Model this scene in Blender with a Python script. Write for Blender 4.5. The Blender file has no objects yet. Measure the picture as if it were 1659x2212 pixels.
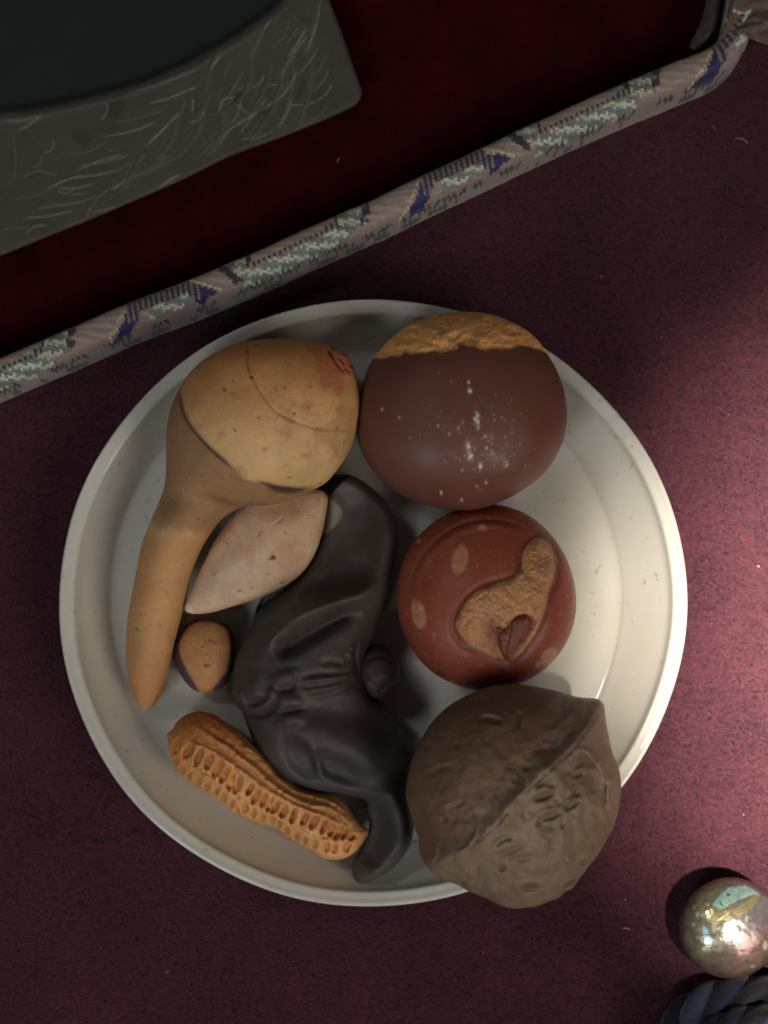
import bpy, math, random
import numpy as np
from mathutils import Vector, Matrix
from mathutils.geometry import delaunay_2d_cdt

# ------------------------------------------------------------------ camera
CM = 0.01
DIST, FPX, TILT = 28.0, 3668.0, math.radians(7.0)       # cm, focal length in plan units, tilt
scene = bpy.context.scene
cam_data = bpy.data.cameras.new('camera'); cam = bpy.data.objects.new('camera', cam_data)
scene.collection.objects.link(cam); scene.camera = cam
CPOS = np.array([0.0, -DIST*math.sin(TILT), DIST*math.cos(TILT)])
cam.location = Vector(CPOS*CM); cam.rotation_euler = (TILT, 0, 0)
cam_data.sensor_fit = 'VERTICAL'; cam_data.sensor_height = 24.0
cam_data.lens = 24.0*FPX/2212.0
cam_data.clip_start = 0.01; cam_data.clip_end = 20
cam_data.dof.use_dof = True; cam_data.dof.focus_distance = 0.265; cam_data.dof.aperture_fstop = 22.0

# ------------------------------------------------------------------ light
scene.view_settings.view_transform = 'Standard'; scene.view_settings.look = 'None'
scene.view_settings.gamma = 1.0; scene.view_settings.exposure = 0.0
world = bpy.data.worlds.new('World'); scene.world = world; world.use_nodes = True
bg = world.node_tree.nodes['Background']
bg.inputs[0].default_value = (1.0, 0.93, 0.84, 1); bg.inputs[1].default_value = 0.022

def area(name, loc, target, size, power, color, size_y=None):
    l = bpy.data.lights.new(name, 'AREA'); l.size = size; l.energy = power; l.color = color
    if size_y: l.shape = 'RECTANGLE'; l.size_y = size_y
    o = bpy.data.objects.new(name, l); scene.collection.objects.link(o)
    o.location = loc
    o.rotation_euler = (Vector(target)-Vector(loc)).to_track_quat('-Z', 'Y').to_euler()
    return o
area('window_light', (0.74, -0.66, 0.86), (0, 0, 0), 0.62, 7.0, (1.0, 0.94, 0.85))
area('side_light', (-0.34, -0.50, 0.58), (0, 0, 0), 0.26, 1.7, (0.93, 0.97, 1.0))
area('room_light', (-0.42, 0.25, 0.75), (0, 0, 0), 0.10, 0.60, (0.92, 0.97, 1.0))
sp = bpy.data.lights.new('added_patch_spot', 'SPOT'); sp.energy = 205.0; sp.color = (1.0, 0.90, 0.78)  # added spot, narrow cone shaped to brighten the cloth at the right
sp.spot_size = math.radians(9.6); sp.spot_blend = 0.42; sp.shadow_soft_size = 0.03
so = bpy.data.objects.new('added_patch_spot', sp); scene.collection.objects.link(so)
so.location = (0.19, -0.17, 0.62)
so.rotation_euler = (Vector((0.1030, -0.027, 0))-Vector(so.location)).to_track_quat('-Z', 'Y').to_euler()

# ------------------------------------------------------------------ geometry of the view
ct, st = math.cos(TILT), math.sin(TILT)
def unproj(px, py, z):
    px = np.asarray(px, float); py = np.asarray(py, float); z = np.asarray(z, float)+0*px
    a = (px-829.5)/FPX; b = -(py-1106.0)/FPX
    d = np.stack([a, b*ct+st, b*st-ct], -1)
    t = (z-CPOS[2])/d[..., 2]
    return CPOS+d*t[..., None]
def viewdir(px, py, z):
    v = CPOS-unproj(px, py, z); return v/np.linalg.norm(v)

# ------------------------------------------------------------------ helpers
def srgb(r, g, b):
    c = np.array([r, g, b], float)/255.0
    return np.where(c <= 0.04045, c/12.92, ((c+0.055)/1.055)**2.4)
rng = np.random.default_rng(7)
_lat = rng.random((256, 256))
def vnoise(x, y):
    xi = np.floor(x).astype(int); yi = np.floor(y).astype(int); fx = x-xi; fy = y-yi
    fx = fx*fx*fx*(fx*(fx*6-15)+10); fy = fy*fy*fy*(fy*(fy*6-15)+10)
    g = lambda i, j: _lat[i & 255, j & 255]
    return (g(xi, yi)*(1-fx)+g(xi+1, yi)*fx)*(1-fy)+(g(xi, yi+1)*(1-fx)+g(xi+1, yi+1)*fx)*fy
def fbm(x, y, s, o=4, seed=0):
    v = 0; a = 0.5; x = x/s+seed*17.3; y = y/s+seed*9.1
    for k in range(o):
        v = v+a*(vnoise(x, y)-0.5); x, y = (x*0.8-y*0.6)*2+5.2, (x*0.6+y*0.8)*2+1.3; a *= 0.5
    return v*2
def sm(a, b, x):
    t = np.clip((x-a)/(b-a), 0, 1); return t*t*(3-2*t)
def spline(P, closed=True, step=5.0):
    P = np.array(P, float); n = len(P); out = []
    rngk = range(n) if closed else range(n-1)
    for i in rngk:
        if closed: p0, p1, p2, p3 = P[(i-1) % n], P[i], P[(i+1) % n], P[(i+2) % n]
        else: p0, p1, p2, p3 = P[max(i-1, 0)], P[i], P[i+1], P[min(i+2, n-1)]
        m = max(1, int(np.linalg.norm(p2-p1)/step))
        for k in range(m):
            t = k/m
            out.append(0.5*((2*p1)+(-p0+p2)*t+(2*p0-5*p1+4*p2-p3)*t*t+(-p0+3*p1-3*p2+p3)*t**3))
    if not closed: out.append(P[-1])
    return np.array(out)
def segdist(x, y, L, closed=False):
    """distance to a polyline, and the running parameter 0..1 along it"""
    A = L if closed else L[:-1]; B = np.roll(L, -1, 0) if closed else L[1:]
    best = np.full(x.shape, 1e9); par = np.zeros(x.shape); n = len(A)
    for i in range(n):
        dx, dy = B[i]-A[i]; l2 = dx*dx+dy*dy+1e-12
        t = np.clip(((x-A[i, 0])*dx+(y-A[i, 1])*dy)/l2, 0, 1)
        d = (x-A[i, 0]-t*dx)**2+(y-A[i, 1]-t*dy)**2
        m = d < best; best = np.where(m, d, best); par = np.where(m, (i+t)/n, par)
    return np.sqrt(best), par
def inside(x, y, L):
    r = np.zeros(x.shape, bool); n = len(L); j = n-1
    for i in range(n):
        c = ((L[i, 1] > y) != (L[j, 1] > y))
        xx = (L[j, 0]-L[i, 0])*(y-L[i, 1])/(L[j, 1]-L[i, 1]+1e-12)+L[i, 0]
        r ^= c & (x < xx); j = i
    return r
def crop(pts, ox, oy, k):
    return [(ox+x*k, oy+y*k) for x, y in pts]

def line(x, y, pts, w, taper=True, step=10):
    """0..1 profile of a stroke of half-width w"""
    L = spline(pts, False, step)
    d, t = segdist(x, y, L)
    f = np.exp(-(d/w)**2)
    if taper: f = f*np.clip(np.sin(np.pi*np.clip(t, 0.02, 0.98))*1.8, 0, 1)
    return f
def oval(x, y, cx, cy, rx, ry, ang=0, edge=0.25):
    a = math.radians(ang); u = (x-cx)*math.cos(a)+(y-cy)*math.sin(a); v = -(x-cx)*math.sin(a)+(y-cy)*math.cos(a)
    r = np.sqrt((u/rx)**2+(v/ry)**2)
    return 1-sm(1-edge, 1+edge, r)

def inflate(O, xs, ys, res=6.0):
    """Poisson height of a closed outline (sphere-like for a disc), 0..1 before the root"""
    lo = O.min(0)-3*res; hi = O.max(0)+3*res
    gx = np.arange(lo[0], hi[0]+res, res); gy = np.arange(lo[1], hi[1]+res, res)
    X, Y = np.meshgrid(gx, gy, indexing='ij'); M = inside(X, Y, O)
    D, _ = segdist(X, Y, O, True)
    f = np.where(M, D*D.max()*0.5, 0.0)
    ii, jj = np.indices(M.shape); red = ((ii+jj) % 2 == 0) & M; blk = ((ii+jj) % 2 == 1) & M
    w = 1.94; h2 = res*res
    for k in range(260):
        for m in (red, blk):
            s = (np.roll(f, 1, 0)+np.roll(f, -1, 0)+np.roll(f, 1, 1)+np.roll(f, -1, 1)+h2)*0.25
            f = np.where(m, f+w*(s-f), f)
    f = np.maximum(f, 0)
    q = np.where(M & (D > res*0.9), f/np.maximum(D, 1e-3), 0); ok = q > 0
    for k in range(5):
        num = sum(np.roll(np.where(ok, q, 0), s, a) for a in (0, 1) for s in (1, -1))
        cnt = sum(np.roll(ok.astype(float), s, a) for a in (0, 1) for s in (1, -1))
        q = np.where(ok, q, np.where(cnt > 0, num/np.maximum(cnt, 1), 0)); ok = ok | (cnt > 0)
    def samp(A):
        u = np.clip((xs-gx[0])/res, 0, len(gx)-1.001); v = np.clip((ys-gy[0])/res, 0, len(gy)-1.001)
        i = u.astype(int); j = v.astype(int); a = u-i; b = v-j
        return (A[i, j]*(1-a)+A[i+1, j]*a)*(1-b)+(A[i, j+1]*(1-a)+A[i+1, j+1]*a)*b
    d, _ = segdist(xs, ys, O, True)
    k = sm(8, 20, d)
    return (samp(q)*d*(1-k)+samp(f)*k)/f.max(), d

_cache = {}
def mesh2d(O, step):
    """triangulate the outline: boundary, three rings close to it, and a hex grid inside"""
    n = len(O)
    T = np.roll(O, -1, 0)-np.roll(O, 1, 0); T /= np.linalg.norm(T, axis=1)[:, None]+1e-9
    area2 = np.sum(O[:, 0]*np.roll(O[:, 1], -1)-np.roll(O[:, 0], -1)*O[:, 1])
    N = np.stack([-T[:, 1], T[:, 0]], 1)*(1 if area2 > 0 else -1)
    pts = [O]
    for r in (0.5, 1.6, 3.2):
        R = O+N*r; d, _ = segdist(R[:, 0], R[:, 1], O, True)
        pts.append(R[(d > r*0.9) & inside(R[:, 0], R[:, 1], O)])
    lo, hi = O.min(0), O.max(0)
    gy = np.arange(lo[1], hi[1], step*0.866); P = []
    for k, y in enumerate(gy):
        x = np.arange(lo[0]+(step/2 if k % 2 else 0), hi[0], step); P.append(np.stack([x, x*0+y], 1))
    P = np.concatenate(P); P = P+rng.uniform(-0.15, 0.15, P.shape)*step
    d, _ = segdist(P[:, 0], P[:, 1], O, True)
    pts.append(P[inside(P[:, 0], P[:, 1], O) & (d > 3.2+step*0.5)])
    V = np.concatenate(pts)
    vs, es, fs, _, _, _ = delaunay_2d_cdt([Vector(p) for p in V], [(i, (i+1) % n) for i in range(n)], [], 1, 1e-4)
    V2 = np.array([(v.x, v.y) for v in vs]); F = np.array([f for f in fs if len(f) == 3])
    a, b, c = V2[F[:, 0]], V2[F[:, 1]], V2[F[:, 2]]
    s = (b[:, 0]-a[:, 0])*(c[:, 1]-a[:, 1])-(b[:, 1]-a[:, 1])*(c[:, 0]-a[:, 0])
    F = np.where((s > 0)[:, None], F[:, ::-1], F)        # plan y runs down: flip so that faces look up
    return V2, F

def mesh_obj(name, V, F, mat, parent=None, col=None, smooth=True, origin=None):
    me = bpy.data.meshes.new(name)
    V = np.asarray(V, float)*CM
    if origin is not None: V = V-np.asarray(origin)*CM
    me.from_pydata(V.tolist(), [], F.tolist() if hasattr(F, 'tolist') else F)
    if smooth: me.polygons.foreach_set('use_smooth', [True]*len(me.polygons))
    if col is not None:
        at = me.color_attributes.new('Col', 'FLOAT_COLOR', 'POINT')
        c4 = np.ones((len(V), 4), np.float32); c4[:, :3] = col; at.data.foreach_set('color', c4.ravel())
    me.materials.append(mat); me.update()
    o = bpy.data.objects.new(name, me); scene.collection.objects.link(o)
    if parent is not None: o.parent = parent
    elif origin is not None: o.location = Vector(np.asarray(origin)*CM)
    return o
def tag(o, label=None, cat=None, group=None, kind=None):
    if label: o['label'] = label
    if cat: o['category'] = cat
    if group: o['group'] = group
    if kind: o['kind'] = kind
    return o
def empty(name, p, label, cat):
    e = bpy.data.objects.new(name, None); scene.collection.objects.link(e)
    e.location = Vector(np.asarray(p)*CM); e.empty_display_size = 0.01
    return tag(e, label, cat)

def body(outline, zc, htop, hbot, detail=None, paint=None, p=0.5, step=3.2, height=None, ostep=5.0, split=None, pbot=None):
    """closed solid whose widest section is the outline. Returns list of (V, F, col) per split class."""
    O = spline(outline, True, ostep)
    V2, F = mesh2d(O, step)
    x, y = V2[:, 0], V2[:, 1]
    f, d = inflate(O, x, y)
    f = np.clip(f, 0, None); f[:len(O)] = 0
    nb = np.zeros(len(x), bool); nb[:] = d < 0.02; f[nb] = 0
    H = htop*f**p if height is None else height(x, y, d, f)
    z = zc(x, y) if callable(zc) else np.full(len(x), float(zc))
    if detail is not None: H = H+detail(x, y)*sm(0, 9, d)
    H = np.where(nb, 0, np.maximum(H, 0.002))
    cx, cy = O.mean(0); n = viewdir(cx, cy, float(np.mean(z)))
    mid = unproj(x, y, z)
    top = mid+n*H[:, None]
    Hb = hbot*f**(pbot or p)
    bot = mid-n*np.where(nb, 0, np.maximum(Hb, 0.002))[:, None]
    col = paint(x, y) if paint is not None else None
    N = len(x); idx = np.where(nb, np.arange(N), np.arange(N)+N)
    V = np.concatenate([top, bot]); FB = idx[F][:, ::-1]
    C2 = np.concatenate([col, col]) if col is not None else None
    cxf = V2[F].mean(1); cls = split(cxf[:, 0], cxf[:, 1]) if split is not None else np.zeros(len(F), int)
    res = []
    for k in range(int(cls.max())+1):
        FF = np.concatenate([F[cls == k], FB[cls == k]])
        u, inv = np.unique(FF, return_inverse=True)
        res.append((V[u], inv.reshape(-1, 3), C2[u] if C2 is not None else None))
    return res

# ------------------------------------------------------------------ materials
def nodes(name):
    m = bpy.data.materials.new(name); m.use_nodes = True; nt = m.node_tree
    return m, nt, nt.nodes, nt.links, nt.nodes['Principled BSDF']
def mat(name, color=None, rough=0.6, mottle=0.12, mscale=3.0, bump=0.15, bscale=40.0, bdist=0.0002, spec=0.5, metal=0.0,
        coat=0.0, sheen=0.0, specks=0.0, speck_col=(0.05, 0.02, 0.01), speck_scale=9.0, sss=0.0, rvar=0.1, sheen_tint=(1, 1, 1), fine=0.0, coat_rough=0.15):
    m, nt, N, L, b = nodes(name)
    tc = N.new('ShaderNodeTexCoord'); mp = N.new('ShaderNodeMapping'); mp.inputs['Scale'].default_value = (100, 100, 100)
    L.new(tc.outputs['Object'], mp.inputs['Vector'])
    if color is None:
        base = N.new('ShaderNodeVertexColor'); base.layer_name = 'Col'; cout = base.outputs['Color']
    else:
        base = N.new('ShaderNodeRGB'); base.outputs[0].default_value = (*color, 1); cout = base.outputs[0]
    n1 = N.new('ShaderNodeTexNoise'); n1.inputs['Scale'].default_value = mscale; n1.inputs['Detail'].default_value = 8
    n1.inputs['Roughness'].default_value = 0.65
    L.new(mp.outputs[0], n1.inputs['Vector'])
    mr = N.new('ShaderNodeMapRange'); mr.inputs[1].default_value = 0.3; mr.inputs[2].default_value = 0.7
    mr.inputs[3].default_value = 1-mottle; mr.inputs[4].default_value = 1+mottle
    L.new(n1.outputs[0], mr.inputs[0])
    mu = N.new('ShaderNodeVectorMath'); mu.operation = 'SCALE'; L.new(cout, mu.inputs[0]); L.new(mr.outputs[0], mu.inputs['Scale'])
    cout = mu.outputs[0]
    if fine > 0:
        n3 = N.new('ShaderNodeTexNoise'); n3.inputs['Scale'].default_value = bscale*0.7; n3.inputs['Detail'].default_value = 3
        L.new(mp.outputs[0], n3.inputs['Vector'])
        mr3 = N.new('ShaderNodeMapRange'); mr3.inputs[1].default_value = 0.3; mr3.inputs[2].default_value = 0.7
        mr3.inputs[3].default_value = 1-fine; mr3.inputs[4].default_value = 1+fine
        L.new(n3.outputs[0], mr3.inputs[0])
        mu3 = N.new('ShaderNodeVectorMath'); mu3.operation = 'SCALE'; L.new(cout, mu3.inputs[0]); L.new(mr3.outputs[0], mu3.inputs['Scale'])
        cout = mu3.outputs[0]
    if specks > 0:
        n2 = N.new('ShaderNodeTexNoise'); n2.inputs['Scale'].default_value = speck_scale; n2.inputs['Detail'].default_value = 2
        L.new(mp.outputs[0], n2.inputs['Vector'])
        r2 = N.new('ShaderNodeMapRange'); r2.inputs[1].default_value = 0.67; r2.inputs[2].default_value = 0.74
        r2.inputs[3].default_value = 0; r2.inputs[4].default_value = specks
        L.new(n2.outputs[0], r2.inputs[0])
        mx = N.new('ShaderNodeMix'); mx.data_type = 'RGBA'; L.new(r2.outputs[0], mx.inputs[0]); L.new(cout, mx.inputs[6])
        mx.inputs[7].default_value = (*speck_col, 1); cout = mx.outputs[2]
    L.new(cout, b.inputs['Base Color'])
    mr2 = N.new('ShaderNodeMapRange'); mr2.inputs[1].default_value = 0.3; mr2.inputs[2].default_value = 0.7
    mr2.inputs[3].default_value = max(rough-rvar, 0.03); mr2.inputs[4].default_value = min(rough+rvar, 1)
    L.new(n1.outputs[0], mr2.inputs[0]); L.new(mr2.outputs[0], b.inputs['Roughness'])
    if bump > 0:
        nb = N.new('ShaderNodeTexNoise'); nb.inputs['Scale'].default_value = bscale; nb.inputs['Detail'].default_value = 5
        L.new(mp.outputs[0], nb.inputs['Vector'])
        bp = N.new('ShaderNodeBump'); bp.inputs['Strength'].default_value = bump; bp.inputs['Distance'].default_value = bdist
        L.new(nb.outputs[0], bp.inputs['Height']); L.new(bp.outputs[0], b.inputs['Normal'])
    b.inputs['Specular IOR Level'].default_value = spec; b.inputs['Metallic'].default_value = metal
    b.inputs['Coat Weight'].default_value = coat; b.inputs['Coat Roughness'].default_value = coat_rough
    b.inputs['Sheen Weight'].default_value = sheen; b.inputs['Sheen Tint'].default_value = (*sheen_tint, 1)
    if sss > 0:
        b.inputs['Subsurface Weight'].default_value = sss; b.inputs['Subsurface Radius'].default_value = (0.001, 0.0005, 0.0003)
        b.inputs['Subsurface Scale'].default_value = 0.5
    return m
M_CLAY = mat('painted_clay', rough=0.62, mottle=0.10, mscale=1.8, bump=0.35, bscale=45, bdist=0.0003, spec=0.3, specks=0.5, speck_scale=8, speck_col=tuple(srgb(95, 60, 35)), fine=0.06)
M_SMOOTH = mat('burnished_brown_clay', rough=0.52, mottle=0.08, mscale=1.3, bump=0.10, bscale=60, bdist=0.0001, spec=0.4, fine=0.04)
M_RED = mat('burnished_red_clay', rough=0.45, mottle=0.10, mscale=1.6, bump=0.12, bscale=50, bdist=0.0002, spec=0.35, fine=0.05)
M_BLACK = mat('black_clay', rough=0.52, mottle=0.12, mscale=1.5, bump=0.12, bscale=45, bdist=0.0002, spec=0.32, fine=0.05)
M_WALNUT = mat('walnut_clay', rough=0.52, mottle=0.13, mscale=2.2, bump=0.2, bscale=40, bdist=0.0003, spec=0.35, fine=0.06)
M_GLAZE = mat('glazed_porcelain', rough=0.12, mottle=0.06, mscale=0.6, bump=0.04, bscale=6, bdist=0.0003, spec=0.5, coat=0.9, specks=0.35, speck_scale=6.5, speck_col=tuple(srgb(120, 115, 100)), rvar=0.04, coat_rough=0.06)
M_STONE = mat('carved_slate', rough=0.7, mottle=0.14, mscale=1.2, bump=0.25, bscale=30, bdist=0.0003, spec=0.25, fine=0.08)
M_BROCADE = mat('woven_brocade', rough=0.55, mottle=0.08, mscale=4, bump=0.3, bscale=35, bdist=0.0003, spec=0.35, sheen=0.2, fine=0.12)
M_VELVET = mat('red_velvet', color=tuple(srgb(42, 2, 7)), rough=0.95, mottle=0.5, mscale=1.3, bump=0.6, bscale=22, bdist=0.0006, spec=0.05, sheen=0.15, sheen_tint=(0.6, 0.05, 0.08), fine=0.25)
M_PEARL = mat('mottled_silver', rough=0.28, mottle=0.2, mscale=5, bump=0.08, bscale=5, bdist=0.0004, spec=0.5, metal=0.7, coat=0.3, rvar=0.1)
M_CORD = mat('cord_thread', rough=0.6, mottle=0.2, mscale=6, bump=0.5, bscale=30, bdist=0.0004, spec=0.3, sheen=0.2)
M_LINT = mat('lint_fibre', color=tuple(srgb(138, 108, 104)), rough=0.8, mottle=0.1, bump=0)

def suede(name, c_lo, c_hi):
    m, nt, N, L, b = nodes(name)
    tc = N.new('ShaderNodeTexCoord'); mp = N.new('ShaderNodeMapping'); mp.inputs['Scale'].default_value = (100, 100, 100)
    L.new(tc.outputs['Object'], mp.inputs['Vector'])
    wn = N.new('ShaderNodeTexNoise'); wn.inputs['Scale'].default_value = 6; wn.inputs['Detail'].default_value = 2; L.new(mp.outputs[0], wn.inputs['Vector'])
    ws = N.new('ShaderNodeVectorMath'); ws.operation = 'SCALE'; ws.inputs['Scale'].default_value = 0.12; L.new(wn.outputs['Color'], ws.inputs[0])
    wa = N.new('ShaderNodeVectorMath'); wa.operation = 'ADD'; L.new(mp.outputs[0], wa.inputs[0]); L.new(ws.outputs[0], wa.inputs[1])
    rot = N.new('ShaderNodeMapping'); rot.inputs['Rotation'].default_value = (0, 0, 0.7); rot.inputs['Scale'].default_value = (1.0, 1.3, 1); L.new(wa.outputs[0], rot.inputs['Vector'])
    vo = N.new('ShaderNodeTexVoronoi'); vo.inputs['Scale'].default_value = 15; L.new(rot.outputs[0], vo.inputs['Vector'])
    n1 = N.new('ShaderNodeTexNoise'); n1.inputs['Scale'].default_value = 17; n1.inputs['Detail'].default_value = 6; n1.inputs['Roughness'].default_value = 0.7; L.new(rot.outputs[0], n1.inputs['Vector'])
    n2 = N.new('ShaderNodeTexNoise'); n2.inputs['Scale'].default_value = 0.7; n2.inputs['Detail'].default_value = 6; n2.inputs['Roughness'].default_value = 0.6; L.new(mp.outputs[0], n2.inputs['Vector'])
    vc = N.new('ShaderNodeSeparateColor'); L.new(vo.outputs['Color'], vc.inputs[0])
    mixh = N.new('ShaderNodeMath'); mixh.operation = 'MULTIPLY_ADD'; mixh.inputs[1].default_value = 0.18; L.new(vc.outputs[0], mixh.inputs[0])
    s1 = N.new('ShaderNodeMath'); s1.operation = 'MULTIPLY'; s1.inputs[1].default_value = 0.9; L.new(n1.outputs[0], s1.inputs[0]); L.new(s1.outputs[0], mixh.inputs[2])
    add = N.new('ShaderNodeMath'); add.operation = 'MULTIPLY_ADD'; add.inputs[1].default_value = 0.35; L.new(n2.outputs[0], add.inputs[0]); L.new(mixh.outputs[0], add.inputs[2])
    cr = N.new('ShaderNodeValToRGB'); cr.color_ramp.elements[0].position = 0.50; cr.color_ramp.elements[0].color = (*c_lo, 1)
    cr.color_ramp.elements[1].position = 1.0; cr.color_ramp.elements[1].color = (*c_hi, 1)
    L.new(add.outputs[0], cr.inputs[0]); L.new(cr.outputs[0], b.inputs['Base Color'])
    bp = N.new('ShaderNodeBump'); bp.inputs['Strength'].default_value = 1.0; bp.inputs['Distance'].default_value = 0.0006
    L.new(mixh.outputs[0], bp.inputs['Height']); L.new(bp.outputs[0], b.inputs['Normal'])
    b.inputs['Roughness'].default_value = 0.9; b.inputs['Specular IOR Level'].default_value = 0.15
    b.inputs['Sheen Weight'].default_value = 0.12; b.inputs['Sheen Tint'].default_value = (1, 0.7, 0.75, 1); b.inputs['Sheen Roughness'].default_value = 0.5
    return m
M_SUEDE = suede('plum_suede', tuple(srgb(34, 16, 25)), tuple(srgb(92, 46, 57)))

# ------------------------------------------------------------------ tabletop
def tabletop():
    n = 60; g = np.linspace(-60, 60, n); X, Y = np.meshgrid(g, g, indexing='ij')
    V = np.stack([X.ravel(), Y.ravel(), X.ravel()*0], 1)
    F = [(i*n+j, (i+1)*n+j, (i+1)*n+j+1, i*n+j+1) for i in range(n-1) for j in range(n-1)]
    o = mesh_obj('tabletop', V, F, M_SUEDE); tag(o, 'plum coloured suede covering under the plate', kind='structure')
tabletop()

# ------------------------------------------------------------------ plate
def plate():
    zr = 1.2
    a = unproj(123, 1262, zr); b = unproj(1487, 1262, zr); R = (b[0]-a[0])/2; cx = (a[0]+b[0])/2
    t = unproj(850, 640, zr); u = unproj(805, 1963, zr); Ry = (t[1]-u[1])/2; cy = (t[1]+u[1])/2
    # r, z, share of the well's sideways offset
    prof = [(0.0, .34, 1), (.3, .34, 1), (.6, .345, 1), (.77, .355, 1), (.806, .365, 1), (.822, .385, 1), (.832, .405, 1), (.838, .435, 1), (.846, .465, .9),
            (.87, .57, .7), (.90, .72, .5), (.925, .86, .3), (.936, .93, .15), (.943, .985, .05), (.948, 1.045, 0), (.952, 1.075, 0), (.960, 1.09, 0), (.974, 1.10, 0), (.990, 1.145, 0), (.997, 1.10, 0), (1.0, 1.03, 0), (.998, .96, 0),
            (.985, .90, 0), (.95, .74, 0), (.90, .50, 0), (.84, .28, 0), (.70, .16, 0), (.60, .13, 0), (.585, .02, 0), (.55, .004, 0), (.53, .05, 0), (.3, .12, 0), (0.0, .12, 0)]
    prof = np.array(prof); nseg = 200
    S = spline(prof, False, 0.004) if False else prof
    # refine the profile
    P = []
    for i in range(len(prof)-1):
        for k in range(3): P.append(prof[i]+(prof[i+1]-prof[i])*k/3)
    P.append(prof[-1]); P = np.array(P)
    for _ in range(3): P[1:-1] = (P[:-2]+2*P[1:-1]+P[2:])/4
    V = []; F = []; m = len(P)
    th = np.linspace(0, 2*np.pi, nseg, endpoint=False)
    wob = 1+0.0022*np.sin(2*th+0.5)+0.0016*np.sin(3*th+1.7)+0.0008*np.sin(7*th)
    for i in range(m):
        r, z, w = P[i]
        wb = wob if r > .5 else 1.0
        zz = z+(0.012*np.sin(2*th+1)+0.008*np.sin(5*th))*max(r-.6, 0)*2.2
        rr = r*wb*(1+0.0012*np.sin(11*th+r*9)*(r > .8))
        V.append(np.stack([rr*R*np.cos(th)-0.12*w, rr*Ry*np.sin(th)+0.08*w, zz+0*th], 1))
    V = np.concatenate(V)
    for i in range(m-1):
        for j in range(nseg):
            a0 = i*nseg+j; a1 = i*nseg+(j+1) % nseg; F.append((a0, a0+nseg, a1+nseg, a1) if True else None)
    F = [f for f in F]
    # the rings at radius 0 collapse; weld them
    o = mesh_obj('plate', V, [f[::-1] for f in F], M_PLATE, origin=None, col=None)
    o.location = Vector((cx*CM, cy*CM, 0))
    tag(o, 'round glazed off white plate holding all the clay nuts', 'plate')
M_PLATE = M_GLAZE
nt = M_GLAZE.node_tree
for n_ in list(nt.nodes):
    if n_.type == 'VERTEX_COLOR':
        r_ = nt.nodes.new('ShaderNodeRGB'); r_.outputs[0].default_value = (*srgb(198, 195, 184), 1)
        for l in list(n_.outputs['Color'].links): nt.links.new(r_.outputs[0], l.to_socket)
plate()

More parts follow.
